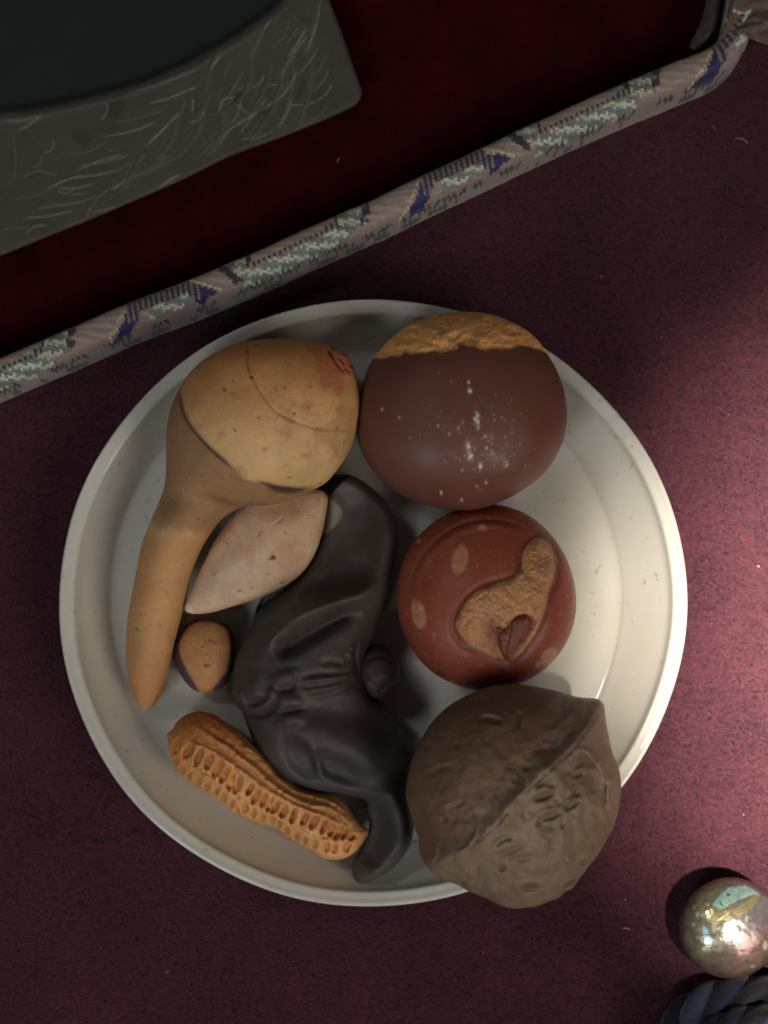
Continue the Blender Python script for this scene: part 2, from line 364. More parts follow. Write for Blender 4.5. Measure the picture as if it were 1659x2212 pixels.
# ------------------------------------------------------------------ arrowhead bulb with stalk
def kb(pts): return crop(pts, 248.85, 691.25, 0.35)
def bulb():
    O = kb([(1240, 1040), (1330, 975), (1450, 800), (1500, 640), (1508, 500), (1480, 330), (1430, 220), (1330, 165), (1180, 125), (1000, 118), (830, 132), (700, 165),
            (580, 225), (480, 305), (410, 405), (352, 520), (322, 640), (312, 760), (315, 900), (300, 1040), (256, 1150), (205, 1270), (160, 1400), (120, 1600), (90, 1750)])
    O += [(274, 1350), (272, 1400), (273, 1440), (279, 1475), (290, 1507), (303, 1529), (314, 1534), (326, 1530), (339, 1516), (354, 1485), (366, 1440), (374, 1400), (384, 1360), (394, 1325)]
    O += kb([(438, 1720), (475, 1560), (525, 1430), (595, 1310), (665, 1225), (740, 1175), (820, 1150), (960, 1143), (1080, 1112), (1165, 1078)])
    ax = np.array([-260, 595.0]); ax /= np.linalg.norm(ax)
    def zc(x, y):
        t = (x-560)*ax[0]+(y-960)*ax[1]; return 1.62-0.00150*np.maximum(t, 0)*sm(-50, 150, t)
    g1 = kb([(395, 395), (412, 520), (440, 620), (500, 710), (580, 800), (680, 890), (770, 968)])
    g1b = kb([(835, 1000), (930, 1020), (1000, 1045), (1090, 1050), (1160, 1045), (1245, 1037)])
    edge = kb([(395, 395), (412, 520), (440, 620), (500, 710), (580, 800), (680, 890), (770, 968), (860, 1003), (1000, 1045), (1140, 1050), (1250, 1040)])
    g2 = kb([(815, 150), (812, 300), (840, 400), (900, 500), (970, 590), (1060, 640), (1180, 680), (1320, 695), (1430, 685), (1500, 650)])
    lip = kb([(230, 1240), (330, 1190), (480, 1170), (620, 1140), (780, 1145)])
    Ls = spline(edge, False, 8)
    def step_side(x, y):
        # sheath side of the edge line: positive beyond it, towards the stalk
        d, t = segdist(x, y, Ls); i = np.clip((t*(len(Ls)-1)).astype(int), 0, len(Ls)-2)
        dx = Ls[i+1, 0]-Ls[i, 0]; dy = Ls[i+1, 1]-Ls[i, 1]
        s = np.sign(dx*(y-Ls[i, 1])-dy*(x-Ls[i, 0])); return d*s
    def detail(x, y):
        sd = step_side(x, y)
        h = -0.045*line(x, y, g1, 4.5)-0.05*line(x, y, g1b, 5)
        h = h+0.035*sm(-3, 3, sd)*np.exp(-np.maximum(sd, 0)/60)
        h = h-0.022*line(x, y, g2, 3.5, taper=False)*(0.5+0.5*sm(-.1, .1, fbm(x, y, 30, 2, 5)))
        # waist between bulb and stalk
        h = h-0.13*line(x, y, kb([(150, 1130), (330, 1100), (520, 1110), (640, 1150), (760, 1190)]), 26, taper=False)
        h = h+0.03*fbm(x, y, 60, 3, 1)+0.006*fbm(x, y, 9, 3, 2)
        for cx, cy, a, l in ((1310, 240, 60, 26), (1335, 190, 30, 20), (1370, 265, 45, 22), (1408, 228, 30, 15), (1350, 305, 55, 22), (1410, 330, 35, 22), (1445, 305, 30, 14), (830, 388, 0, 9), (1375, 330, 45, 13), (1390, 290, 60, 13)):
            px, py = kb([(cx, cy)])[0]; h = h-0.035*oval(x, y, px, py, l*.35, 2.6, a, .5)
        h = h-0.03*line(x, y, kb([(1290, 190), (1320, 250), (1350, 300)]), 3)
        h = h-0.02*oval(x, y, *kb([(1345, 845)])[0], 7, 16, 35, .6)
        return h
    tan = srgb(196, 144, 92); pale = srgb(202, 164, 114); org = srgb(206, 142, 86)
    def paint(x, y):
        u = (x-400)/380
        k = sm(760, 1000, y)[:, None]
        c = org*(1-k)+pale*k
        n = fbm(x, y, 70, 4, 3)[:, None]
        c = c*(1+0.16*n)
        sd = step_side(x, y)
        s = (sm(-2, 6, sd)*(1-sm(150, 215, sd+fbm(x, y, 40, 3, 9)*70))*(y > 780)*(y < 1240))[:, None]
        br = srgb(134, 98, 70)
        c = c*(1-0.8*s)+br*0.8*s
        stalk = sm(1130, 1180, y)[:, None]; c = c*(1-stalk)+srgb(186, 138, 90)*(1+0.12*n)*stalk
        tip = (sm(1380, 1520, y)*0.6)[:, None]; c = c*(1-tip)+srgb(170, 104, 62)*tip
        tip = (sm(1505, 1530, y+6*fbm(x, y, 12, 2, 4)))[:, None]; c = c*(1-tip*.7)+srgb(190, 140, 110)*tip*.7
        d = (line(x, y, g1, 4.2)*0.95+line(x, y, g1b, 5.0)*0.9+0.7*oval(x, y, *kb([(1030, 1050)])[0], 33, 8, 6, .6))
        d = np.clip(d, 0, 1)[:, None]; c = c*(1-d)+srgb(72, 54, 48)*d
        d = (0.55*line(x, y, g2, 3.0, taper=False)*(0.4+0.6*sm(-.2, .1, fbm(x, y, 25, 2, 5))))[:, None]; c = c*(1-d)+srgb(110, 72, 45)*d
        d = (0.55*line(x, y, kb([(560, 1060), (640, 1110), (760, 1140), (960, 1143)]), 8))[:, None]; c = c*(1-d)+srgb(105, 80, 66)*d
        P = spline(kb([(1155, 185), (1190, 140), (1300, 150), (1440, 215), (1490, 330), (1440, 370), (1390, 360), (1390, 440), (1350, 500), (1300, 450), (1255, 470), (1235, 400), (1215, 300), (1215, 260)]), True, 6)
        dd, _ = segdist(x, y, P, True); ins = np.where(inside(x, y, P), dd, -dd)+4*fbm(x, y, 14, 3, 8)
        k = (0.65*sm(-2, 3, ins)*(1+.5*fbm(x, y, 16, 3, 44)))[:, None]; c = c*(1-k)+srgb(192, 106, 78)*(1+.2*n)*k
        h = np.zeros(len(x))
        for cx, cy, a, l in ((1310, 240, 60, 30), (1335, 190, 30, 22), (1370, 265, 45, 24), (1408, 228, 30, 17), (1350, 305, 55, 24), (1410, 330, 35, 24), (1445, 305, 30, 16), (830, 388, 0, 11), (1375, 330, 45, 15), (1390, 290, 60, 13), (1080, 605, 20, 8), (672, 460, 50, 12), (1025, 455, 0, 6)):
            h = h+oval(x, y, *kb([(cx, cy)])[0], l*.36, 2.6, a, .4)
        h = h+0.8*line(x, y, kb([(1295, 195), (1320, 250), (1350, 300)]), 3)
        k = np.clip(h, 0, 0.9)[:, None]; c = c*(1-k)+srgb(92, 42, 26)*k
        st = sm(0.10, 0.35, fbm(x, y, 45, 4, 12))*sm(840, 900, y)*(1-sm(1040, 1080, y))*0.30
        c = c*(1-st[:, None])+srgb(130, 82, 50)*st[:, None]
        return c
    e = empty('arrowhead_bulb', unproj(560, 950, .35), 'large tan clay arrowhead bulb with a long tapering stalk resting on the plate', 'clay vegetable')
    ST = spline(kb([(100, 1235), (240, 1205), (350, 1180), (480, 1165), (620, 1150), (760, 1185), (900, 1230)]), False, 6)
    yl = lambda x: np.interp(x, ST[:, 0], ST[:, 1])
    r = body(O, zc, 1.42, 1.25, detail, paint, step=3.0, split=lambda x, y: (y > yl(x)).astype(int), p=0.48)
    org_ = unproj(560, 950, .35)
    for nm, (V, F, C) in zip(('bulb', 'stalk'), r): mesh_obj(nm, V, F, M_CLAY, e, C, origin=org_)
bulb()

# ------------------------------------------------------------------ chestnut
def chestnut():
    k = lambda p: crop(p, 746.5, 636, .3167)
    O = k([(820, 118), (1000, 138), (1180, 210), (1300, 300), (1370, 400), (1440, 520), (1490, 660), (1510, 800), (1492, 960), (1430, 1110), (1330, 1240), (1180, 1350), (1063, 1410), (930, 1458), (800, 1472),
           (600, 1450), (400, 1378), (230, 1250), (118, 1090), (78, 950), (82, 800), (108, 650), (150, 520), (200, 420), (310, 300), (450, 200), (650, 135)])
    CL = k([(60, 440), (200, 440), (260, 450), (330, 436), (380, 440), (410, 412), (450, 425), (540, 418), (560, 424), (600, 405), (660, 420), (720, 404), (765, 392), (772, 366), (800, 366), (840, 380), (880, 378), (930, 400),
            (975, 404), (1015, 388), (1060, 394), (1120, 388), (1180, 368), (1240, 370), (1290, 385), (1350, 402), (1500, 420)])
    CL = np.array(CL)
    yl = lambda x: np.interp(x, CL[:, 0], CL[:, 1])+1.5*fbm(x, x*0, 9, 3, 3)
    def detail(x, y):
        s = y-yl(x); cap = 1-sm(-2.5, 0.5, s)
        h = -0.05*cap+0.012*fbm(x, y, 120, 2, 5)
        r = fbm(x, y*1.6, 30, 5, 7)
        h = h+cap*(0.06*r+0.022*fbm(x+y*.5, y, 12, 3, 8)+0.010*np.sin((x+y*.4)/11+4*r))
        return h
    specks = [(643, 545, 5), (725, 603, 3), (838, 610, 8), (845, 665, 9), (770, 578, 3), (890, 825, 9), (897, 860, 7), (885, 845, 10), (796, 870, 6), (900, 902, 6), (943, 958, 6), (838, 1020, 9), (855, 1083, 12), (845, 1092, 9), (915, 1163, 8),
              (1085, 1143, 8), (1115, 728, 4), (385, 835, 5), (270, 785, 5), (796, 1185, 5), (950, 1266, 5), (790, 1386, 6), (655, 1340, 6), (890, 1290, 4), (455, 975, 4), (953, 1038, 5), (640, 890, 5), (770, 910, 5), (712, 945, 5), (684, 1130, 4)]
    rs = np.random.default_rng(3)
    for _ in range(45): specks.append((rs.normal(1010, 80), rs.normal(1030, 85), rs.uniform(1.2, 3.0)))
    for _ in range(28): specks.append((rs.normal(760, 150), rs.normal(880, 90), rs.uniform(1.2, 2.6)))
    def paint(x, y):
        s = y-yl(x); cap = (1-sm(-1.5, 1.0, s))[:, None]
        n = fbm(x, y, 90, 4, 2)[:, None]; n2 = fbm(x, y, 14, 3, 6)[:, None]
        sh = srgb(98, 59, 48)*(1+0.12*n)
        d = np.zeros(len(x)); q = np.zeros(len(x))
        for sx, sy, r in specks:
            px, py = k([(sx, sy)])[0]; rr = max(r*.3167, 0.9)
            m = (abs(x-px) < 14) & (abs(y-py) < 14)
            q[m] = np.maximum(q[m], np.exp(-(((x[m]-px)**2+((y[m]-py)*(.6+.5*((sx*7) % 1)))**2)/(rr*1.25*(1+1.1*fbm(x[m], y[m], 7, 2, 9)))**2))*min(1, .30+r/12))
        q = q*(0.75+0.25*np.sign(fbm(x, y, 5, 2, 3)))
        sh = sh*(1-q[:, None])+srgb(214, 200, 182)*q[:, None]
        dust = (0.14*sm(0.1, .5, fbm(x, y, 26, 4, 14))*oval(x, y, *k([(980, 1000)])[0], 80, 75, 0, .8))[:, None]
        sh = sh*(1-dust)+srgb(190, 165, 155)*dust
        cp = srgb(236, 170, 104)*(1+0.14*n+0.08*n2)
        pt = (0.35*sm(.32, .42, fbm(x*1.3, y, 8, 2, 21)))[:, None]; cp = cp*(1-pt)+srgb(120, 70, 30)*pt
        return cp*cap+sh*(1-cap)
    e = empty('chestnut', unproj(1000, 890, .35), 'brown clay chestnut with a rough tan scar along its upper edge and white specks', 'clay nut')
    r = body(O, 1.62, 1.35, 1.2, detail, paint, step=2.3, split=lambda x, y: (y < yl(x)).astype(int), p=0.5)
    og = unproj(1000, 890, .35)
    for nm, m, (V, F, C) in zip(('shell', 'base_scar'), (M_SMOOTH, M_CLAY), r): mesh_obj(nm, V, F, m, e, C, origin=og)
chestnut()

# ------------------------------------------------------------------ water chestnut
def water_chestnut():
    k = lambda p: crop(p, 829.5, 1050.7, .2833); kk = lambda a, b: k([(a, b)])[0]
    th = np.linspace(0, 2*np.pi, 28, endpoint=False)
    O = [(1050.5+194*np.cos(t)+2*np.sin(3*t), 1292+201*np.sin(t)+2*np.cos(2*t)) for t in th]
    beak = k([(560, 1060), (580, 960), (640, 860), (730, 790), (860, 735), (970, 705), (1030, 630), (1050, 510), (1110, 430), (1190, 400), (1260, 460), (1290, 560), (1285, 680), (1245, 810), (1210, 950), (1160, 1090), (1070, 1220),
              (1000, 1290), (945, 1325), (890, 1295), (760, 1240), (640, 1185), (585, 1130)])
    B = spline(beak, True, 6)
    bud = spline(k([(850, 1060), (900, 1070), (935, 1060), (965, 1012), (1040, 970), (1105, 985), (1128, 1050), (1070, 1180), (1000, 1270), (945, 1318), (900, 1285), (865, 1180)]), True, 5)
    ov = [(585, 575, 60, 112, 10), (280, 975, 55, 112, -14), (750, 335, 40, 24, 0), (500, 1515, 82, 40, 10), (1250, 1290, 52, 78, 40), (1170, 1350, 18, 26, 40), (270, 420, 22, 30, 20)]
    def sdist(L, x, y):
        d, _ = segdist(x, y, L, True); return np.where(inside(x, y, L), d, -d)
    ring = [kk(1000+ 0, 0)]
    def detail(x, y):
        s = sdist(B, x, y)
        s = s+3*fbm(x, y, 22, 3, 17)
        h = 0.055*sm(-5, 12, s)-0.03*np.exp(-((s+5)/8.0)**2)
        h = h+sm(0, 8, s)*(0.05*fbm(x, y, 26, 4, 4)+0.02*fbm(x, y, 7, 3, 5))
        b = sdist(bud, x, y); h = h+0.02*sm(-3, 3, b)-0.05*np.exp(-(b/4.0)**2)+0.10*sm(0, 25, b)*0.6
        h = h-0.05*line(x, y, k([(950, 1010), (940, 1120), (930, 1200), (920, 1300)]), 3)
        h = h-0.06*line(x, y, k([(1100, 950), (1115, 1040), (1060, 1130), (985, 1240)]), 4)
        h = h+0.05*line(x, y, k([(1180, 850), (1170, 1000), (1110, 1140), (1040, 1220)]), 5)
        r = np.hypot((x-1058)/1.0, (y-1302)/1.02); a = np.arctan2(y-1302, x-1058)
        g = np.exp(-((r-172)/4.5)**2)*sm(0.2, 0.6, -np.sin(a+0.15))
        h = h-0.035*g+0.02*np.exp(-((r-160)/9)**2)*sm(0.2, 0.6, -np.sin(a+0.15))
        for cx, cy, rx, ry, an in ov:
            px, py = kk(cx, cy); o_ = oval(x, y, px, py, rx*.2833, ry*.2833, an, .3); h = h+o_*(-0.012+0.02*fbm(x, y, 9, 3, 3))
        h = h-0.05*line(x, y, k([(380, 1430), (430, 1415), (470, 1440)]), 4)
        return h
    def paint(x, y):
        n = fbm(x, y, 80, 4, 2)[:, None]; n2 = fbm(x, y, 10, 3, 6)[:, None]
        c = srgb(134, 66, 48)*(1+0.14*n)
        s = sdist(B, x, y)+3.5*fbm(x, y, 20, 3, 17)
        dk = (0.42*np.exp(-((s+7)/8.0)**2)*sm(-.5, .3, fbm(x, y, 60, 2, 13)+.3))[:, None]; c = c*(1-dk)+srgb(70, 42, 34)*dk
        g = (sm(-1, 3, s))[:, None]; gold = srgb(180, 126, 82)*(1+0.22*n+0.30*n2)
        pk = (sm(0, .3, fbm(x, y, 40, 3, 19)+(x-1120)/160.))[:, None]; gold = gold*(1-.35*pk)+srgb(176, 122, 92)*(.35*pk)
        c = c*(1-g)+gold*g
        b = sdist(bud, x, y)+1.5*fbm(x, y, 9, 2, 3); m = (0.75*oval(x+4*n2[:, 0], y, *kk(845, 1130), 17, 38, -24, .8))[:, None]; c = c*(1-m)+srgb(112, 60, 44)*(1+.2*n2)*m
        m = (0.95*sm(-1.5, 2, b))[:, None]; c = c*(1-m)+srgb(112, 54, 42)*(1+.1*n2)*m
        m = (0.8*line(x, y, k([(950, 1010), (940, 1120), (930, 1200)]), 2.0)+0.8*line(x, y, k([(620, 1180), (760, 1240), (880, 1300)]), 4)+.6*line(x, y, k([(1160, 1060), (1080, 1180), (950, 1320)]), 3.5))
        m = np.clip(m, 0, 1)[:, None]; c = c*(1-m)+srgb(176, 136, 98)*m
        for cx, cy, rx, ry, an in ov:
            px, py = kk(cx, cy)
            u = oval(x+3*fbm(x, y, 8, 2, 1), y+3*fbm(x, y, 8, 2, 2), px, py, rx*.2833, ry*.2833, an, .16)[:, None]*.92
            c = c*(1-u)+srgb(172, 120, 88)*(1+.25*n2)*u
        m = (.7*line(x, y, k([(370, 1440), (430, 1415), (480, 1450)]), 3.5))[:, None]; c = c*(1-m)+srgb(50, 24, 18)*m
        sp = (0.5*sm(.42, .5, fbm(x, y, 6, 2, 31)))[:, None]*(1-g); c = c*(1-sp)+srgb(170, 120, 90)*sp
        return c
    e = empty('water_chestnut', unproj(1050, 1292, .35), 'round red brown clay water chestnut with a gold beaked bud and tan oval spots', 'clay nut')
    cls = lambda x, y: (sdist(B, x, y) > 0).astype(int)
    r = body(O, 1.32, 1.10, .95, detail, paint, step=2.8, split=cls, p=0.5); og = unproj(1050, 1292, .35)
    for nm, m, (V, F, C) in zip(('corm', 'sprout'), (M_RED, M_CLAY2), r): mesh_obj(nm, V, F, m, e, C, origin=og)
M_CLAY2 = mat('golden_clay', rough=0.45, mottle=0.15, mscale=5, bump=0.6, bscale=26, bdist=0.0006, spec=0.5, fine=0.12)
water_chestnut()

# ------------------------------------------------------------------ walnut
def walnut():
    k = lambda p: crop(p, 857, 1437.8, .3167)
    O = k([(780, 125), (920, 142), (1030, 160), (1130, 185), (1230, 215), (1340, 224), (1390, 240), (1414, 275), (1424, 350), (1436, 440), (1470, 590), (1510, 690), (1528, 800), (1520, 930), (1492, 1060), (1440, 1170), (1370, 1290),
           (1300, 1380), (1225, 1480), (1200, 1520), (1150, 1540), (1120, 1575), (1050, 1605), (950, 1642), (880, 1650), (800, 1656), (700, 1632), (600, 1582), (500, 1542), (430, 1500), (330, 1462), (240, 1410), (190, 1345), (155, 1260), (150, 1180),
           (110, 1060), (85, 970), (65, 890), (70, 800), (90, 700), (120, 600), (170, 500), (240, 390), (350, 280), (480, 205), (620, 150)])
    seam = k([(215, 1395), (300, 1350), (400, 1300), (480, 1250), (560, 1190), (640, 1120), (720, 1040), (800, 945), (880, 860), (980, 765), (1080, 675), (1180, 580), (1290, 440), (1400, 270)])
    val = k([(170, 1240), (330, 1180), (500, 1060), (640, 930), (780, 770), (930, 640), (1080, 520), (1250, 400)])
    strokes = [([(545, 1025), (575, 1080), (560, 1140), (500, 1210), (440, 1250)], 5.5, .055), ([(870, 715), (880, 780), (865, 840), (830, 900)], 6, .05), ([(1095, 470), (1105, 540)], 5, .04), ([(280, 1205), (290, 1270), (255, 1335)], 5.5, .05),
               ([(350, 1385), (420, 1390), (520, 1378)], 4, .045), ([(310, 1240), (300, 1290), (270, 1340)], 3, -.04), ([(650, 1230), (680, 1180), (740, 1145), (800, 1150)], 3.5, .045), ([(680, 1215), (740, 1170), (800, 1160)], 3, -.05),
               ([(1190, 610), (1230, 580), (1290, 600), (1310, 640)], 5, .045), ([(930, 870), (990, 830), (1060, 860)], 6, .05), ([(1200, 740), (1260, 700)], 6, .04), ([(1400, 780), (1395, 900), (1415, 1000)], 5, -.07), ([(1330, 640), (1390, 750), (1380, 850)], 4, .04),
               ([(1000, 1600), (1060, 1550), (1110, 1540)], 4, .04), ([(1130, 1330), (1200, 1270)], 4, .035), ([(430, 1230), (560, 1170), (590, 1060)], 4, -.04)]
    pits = [(990, 890, 68, 22, -20, .10), (1030, 1015, 75, 26, -18, .09), (960, 1060, 22, 20, 0, .05), (1200, 870, 45, 26, -50, .08), (1170, 945, 55, 22, -30, .09), (1215, 745, 40, 18, -35, .06), (770, 1240, 95, 24, -20, .08), (850, 1290, 60, 26, -5, .06), (718, 1355, 28, 24, 0, .10),
            (800, 1400, 40, 60, 10, .04), (900, 1490, 60, 28, -8, .12), (1175, 1472, 50, 18, -30, .11), (1265, 1330, 35, 18, -10, .08), (460, 1480, 30, 22, 45, .06), (1340, 1000, 30, 25, 0, .05), (1060, 1180, 30, 60, 30, .04), (1410, 1110, 14, 40, 0, .04), (1030, 1250, 20, 40, 30, .03),
            (430, 560, 24, 22, 0, .035), (650, 390, 60, 25, 10, .05), (830, 390, 16, 55, 0, .045), (540, 270, 60, 25, -20, .04), (300, 720, 70, 24, -20, .035), (350, 1040, 20, 18, 0, .05), (430, 940, 60, 18, -20, .03), (1030, 165, 18, 10, 0, .05), (1080, 300, 40, 25, 0, .02), (240, 560, 30, 22, -20, .03), (180, 1140, 22, 36, 0, .04)]
    def detail(x, y):
        h = 0.17*line(x, y, seam, 22, taper=False)-0.025*line(x, y, seam, 3.2, taper=False)
        h = h-0.045*line(x, y, val, 42, taper=False)
        for pts, w, a in strokes: h = h+a*1.25*line(x, y, k(pts), w*.75)
        for cx, cy, rx, ry, an, a in pits:
            px, py = k([(cx, cy)])[0]
            h = h-a*1.0*oval(x, y, px, py, rx*.3167, ry*.3167, an, .5)+a*.35*oval(x, y, px, py-4, rx*.40, ry*.45, an, .5)
        lo = sm(-40, 40, (y-1437.8)/.3167-(1500-1.02*((x-857)/.3167)))
        h = h+(0.035+0.05*lo)*fbm(x*1.1, y, 40, 3, 6)+0.012*fbm(x, y, 13, 3, 2)
        return h
    def paint(x, y):
        n = fbm(x, y, 70, 4, 2)[:, None]; n2 = fbm(x, y, 16, 3, 3)[:, None]
        c = srgb(108, 82, 64)*(1+0.18*n+0.10*n2)
        X = (x-857)/.3167; Y = (y-1437.8)/.3167
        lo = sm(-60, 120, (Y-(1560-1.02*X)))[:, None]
        c = c*(1-.6*lo)+srgb(134, 118, 98)*(1+.12*n)*.6*lo  # half below the seam painted lighter, as the side the light falls on
        h = np.zeros(len(x))
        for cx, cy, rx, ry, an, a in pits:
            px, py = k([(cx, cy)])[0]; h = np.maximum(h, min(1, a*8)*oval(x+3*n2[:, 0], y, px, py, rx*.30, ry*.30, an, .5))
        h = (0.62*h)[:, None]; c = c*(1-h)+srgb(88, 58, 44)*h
        r = (.35*sm(.05, .4, fbm(x, y, 38, 3, 23)))[:, None]*lo; c = c*(1-r)+srgb(104, 74, 60)*r
        return c
    og = unproj(1115, 1715, .35)
    (V, F, C), = body(O, 2.0, 1.62, 1.5, detail, paint, step=3.0, p=.5)
    o = mesh_obj('walnut', V, F, M_WALNUT, None, C, origin=og)
    tag(o, 'wrinkled grey brown clay walnut with a raised seam hanging over the plate rim', 'clay nut')
walnut()

# ------------------------------------------------------------------ horned water caltrop
def caltrop():
    k = lambda p: crop(p, 470, 1023, .4123); kk = lambda a, b: k([(a, b)])[0]
    O = k([(560, 40), (610, 8), (700, 12), (795, 68), (880, 150), (928, 255), (945, 380), (936, 500), (903, 640), (860, 740), (822, 840), (800, 920), (780, 1010), (785, 1100), (815, 1180), (870, 1215), (930, 1290), (990, 1380), (1025, 1450),
           (1008, 1550), (996, 1650), (1010, 1740), (1026, 1850), (1004, 1950), (940, 2045), (850, 2110), (765, 2145), (722, 2132), (704, 2085), (712, 2030), (750, 1960), (785, 1890), (795, 1830), (778, 1760), (770, 1710), (700, 1695), (640, 1682),
           (500, 1660), (400, 1630), (330, 1600), (270, 1530), (200, 1430), (160, 1330), (130, 1250), (90, 1200), (76, 1130), (80, 1040), (105, 950), (145, 860), (185, 770), (215, 680), (290, 590), (400, 520), (450, 450), (440, 360), (430, 250), (470, 130)])
    def detail(x, y):
        h = -0.26*line(x, y, k([(300, 945), (400, 900), (520, 830), (640, 760), (740, 695)]), 19)
        h = h+0.16*line(x, y, k([(250, 950), (330, 850), (430, 780), (560, 720), (720, 670), (860, 600)]), 19)
        # crescent shaped hollow inside the upper horn
        h = h-0.50*oval(x, y, *kk(690, 330), 48, 105, 18, .95)+0.16*line(x, y, k([(640, 30), (790, 120), (885, 260), (898, 400), (850, 560), (740, 650), (560, 700), (420, 760)]), 24, taper=False)-.10*line(x, y, k([(800, 470), (700, 560), (560, 600), (420, 640)]), 26)
        for P in ([(430, 1075), (520, 1050), (620, 1050), (700, 1040)], [(450, 1120), (560, 1105), (680, 1075)], [(540, 1000), (600, 990), (660, 1005)], [(480, 1165), (600, 1150), (720, 1080)]):
            h = h-0.035*line(x, y, k(P), 7)
        h = h+0.03*line(x, y, k([(440, 1090), (560, 1078), (690, 1058)]), 7)+0.03*line(x, y, k([(430, 1140), (560, 1130), (700, 1090)]), 8)
        h = h-0.05*line(x, y, k([(425, 1040), (415, 1080), (400, 1110), (410, 1150)]), 4)
        h = h+0.10*oval(x, y, *kk(370, 1190), 22, 14, 0, .8)+0.11*oval(x, y, *kk(390, 1285), 25, 13, -15, .8)+0.09*oval(x, y, *kk(365, 1070), 24, 13, -15, .8)
        h = h-0.06*oval(x, y, *kk(395, 1235), 20, 6, -10, .8)-0.05*oval(x, y, *kk(370, 1125), 20, 6, -10, .8)
        # curled knob at the side
        h = h+0.10*line(x, y, k([(120, 1150), (160, 1225), (230, 1225), (290, 1180), (300, 1140)]), 8, taper=False)+0.10*oval(x, y, *kk(180, 1130), 26, 26, 0, .9)-.06*oval(x, y, *kk(215, 1190), 14, 9, -20, .7)
        h = h-0.12*line(x, y, k([(130, 1245), (220, 1262), (300, 1230), (318, 1170)]), 8)
        h = h-0.20*oval(x, y, *kk(440, 1480), 24, 42, -35, .6)-0.20*oval(x, y, *kk(620, 1530), 52, 22, 25, .6)+.10*oval(x, y, *kk(520, 1490), 8, 30, -20, .8)
        h = h+0.08*line(x, y, k([(350, 1380), (480, 1360), (620, 1400), (760, 1480), (830, 1600)]), 26)
        h = h+0.07*line(x, y, k([(400, 1600), (560, 1640), (760, 1660), (900, 1660)]), 14)
        h = h+0.06*line(x, y, k([(850, 1620), (940, 1700), (990, 1800), (980, 1900), (900, 2020)]), 16)
        h = h+0.05*line(x, y, k([(690, 930), (740, 900), (750, 880)]), 5)+0.04*line(x, y, k([(690, 930), (700, 975)]), 6)
        h = h-0.05*line(x, y, k([(745, 870), (720, 930), (725, 1000), (740, 1060)]), 4)
        # lower horn: hollow side
        h = h+.26*line(x, y, k([(900, 1680), (945, 1800), (930, 1920), (830, 2060)]), 30, taper=False)-.14*line(x, y, k([(440, 1205), (600, 1235), (790, 1290), (950, 1430)]), 30)
        h = h-0.22*line(x, y, k([(810, 1720), (850, 1830), (830, 1950), (770, 2050)]), 24)
        # tucked under the seed
        cover = 1-sm(-10, 35, segdist(x, y, spline([(470, 1330), (560, 1310), (640, 1250), (690, 1150), (690, 1040)], False, 8))[0]*np.sign((x-470)*0+((y-1330)*1.0+(x-470)*1.05)))
        h = h-0.40*cover
        return h+0.025*fbm(x, y, 60, 3, 4)+0.004*fbm(x, y, 9, 3, 7)
    def paint(x, y):
        n = fbm(x, y, 80, 4, 2)[:, None]
        c = srgb(66, 58, 55)*(1+0.16*n)
        T = spline(k([(540, 60), (590, 140), (652, 205), (640, 260), (600, 305), (560, 330), (480, 330), (450, 150)]), True, 6)
        d, _ = segdist(x, y, T, True); s = np.where(inside(x, y, T), d, -d)+3*fbm(x, y, 12, 2, 3)
        m = (.8*sm(-2, 4, s))[:, None]; c = c*(1-m)+srgb(128, 120, 104)*m
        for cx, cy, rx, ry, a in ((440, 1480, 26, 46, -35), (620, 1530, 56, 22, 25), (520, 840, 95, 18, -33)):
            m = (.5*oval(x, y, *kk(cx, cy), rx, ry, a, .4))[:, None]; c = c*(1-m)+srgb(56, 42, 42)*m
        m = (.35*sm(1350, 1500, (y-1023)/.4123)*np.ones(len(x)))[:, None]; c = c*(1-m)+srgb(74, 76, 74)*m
        sp = (0.35*sm(.56, .6, fbm(x, y, 5, 2, 41)))[:, None]; c = c*(1-sp)+srgb(120, 110, 100)*sp
        return c
    e = empty('water_caltrop', unproj(770, 1500, .35), 'black clay water caltrop with two curled horns at the middle of the plate', 'clay nut'); og = unproj(770, 1500, .35)
    def zc(x, y): return 0.80+0.0*sm(1700, 1850, y)
    (V, F, C), = body(O, zc, 1.12, .42, detail, paint, step=3.0, p=.42)
    mesh_obj('husk', V, F, M_BLACK, e, C, origin=og)
    def d2(x, y):
        return (-0.04*line(x, y, k([(760, 990), (850, 960), (930, 990)]), 5)+0.03*line(x, y, k([(830, 1060), (890, 1050), (930, 1060)]), 5)-0.05*line(x, y, k([(845, 1145), (880, 1110), (915, 1080)]), 3)
                -0.04*line(x, y, k([(740, 1060), (800, 1090), (860, 1150)]), 4)+0.03*fbm(x, y, 14, 3, 5))
    th = np.linspace(0, 2*np.pi, 16, endpoint=False)
    O2 = k([(836+116*np.cos(t)+6*np.cos(3*t), 1042+148*np.sin(t)) for t in th])
    (V, F, C), = body(O2, 1.0, .55, .4, lambda x, y: .55*d2(x, y), lambda x, y: srgb(60, 50, 48)*(1+.2*fbm(x, y, 20, 3, 1)[:, None]), step=2.6)
    mesh_obj('stem_bud', V, F, M_BLACK, e, C, origin=og)
caltrop()

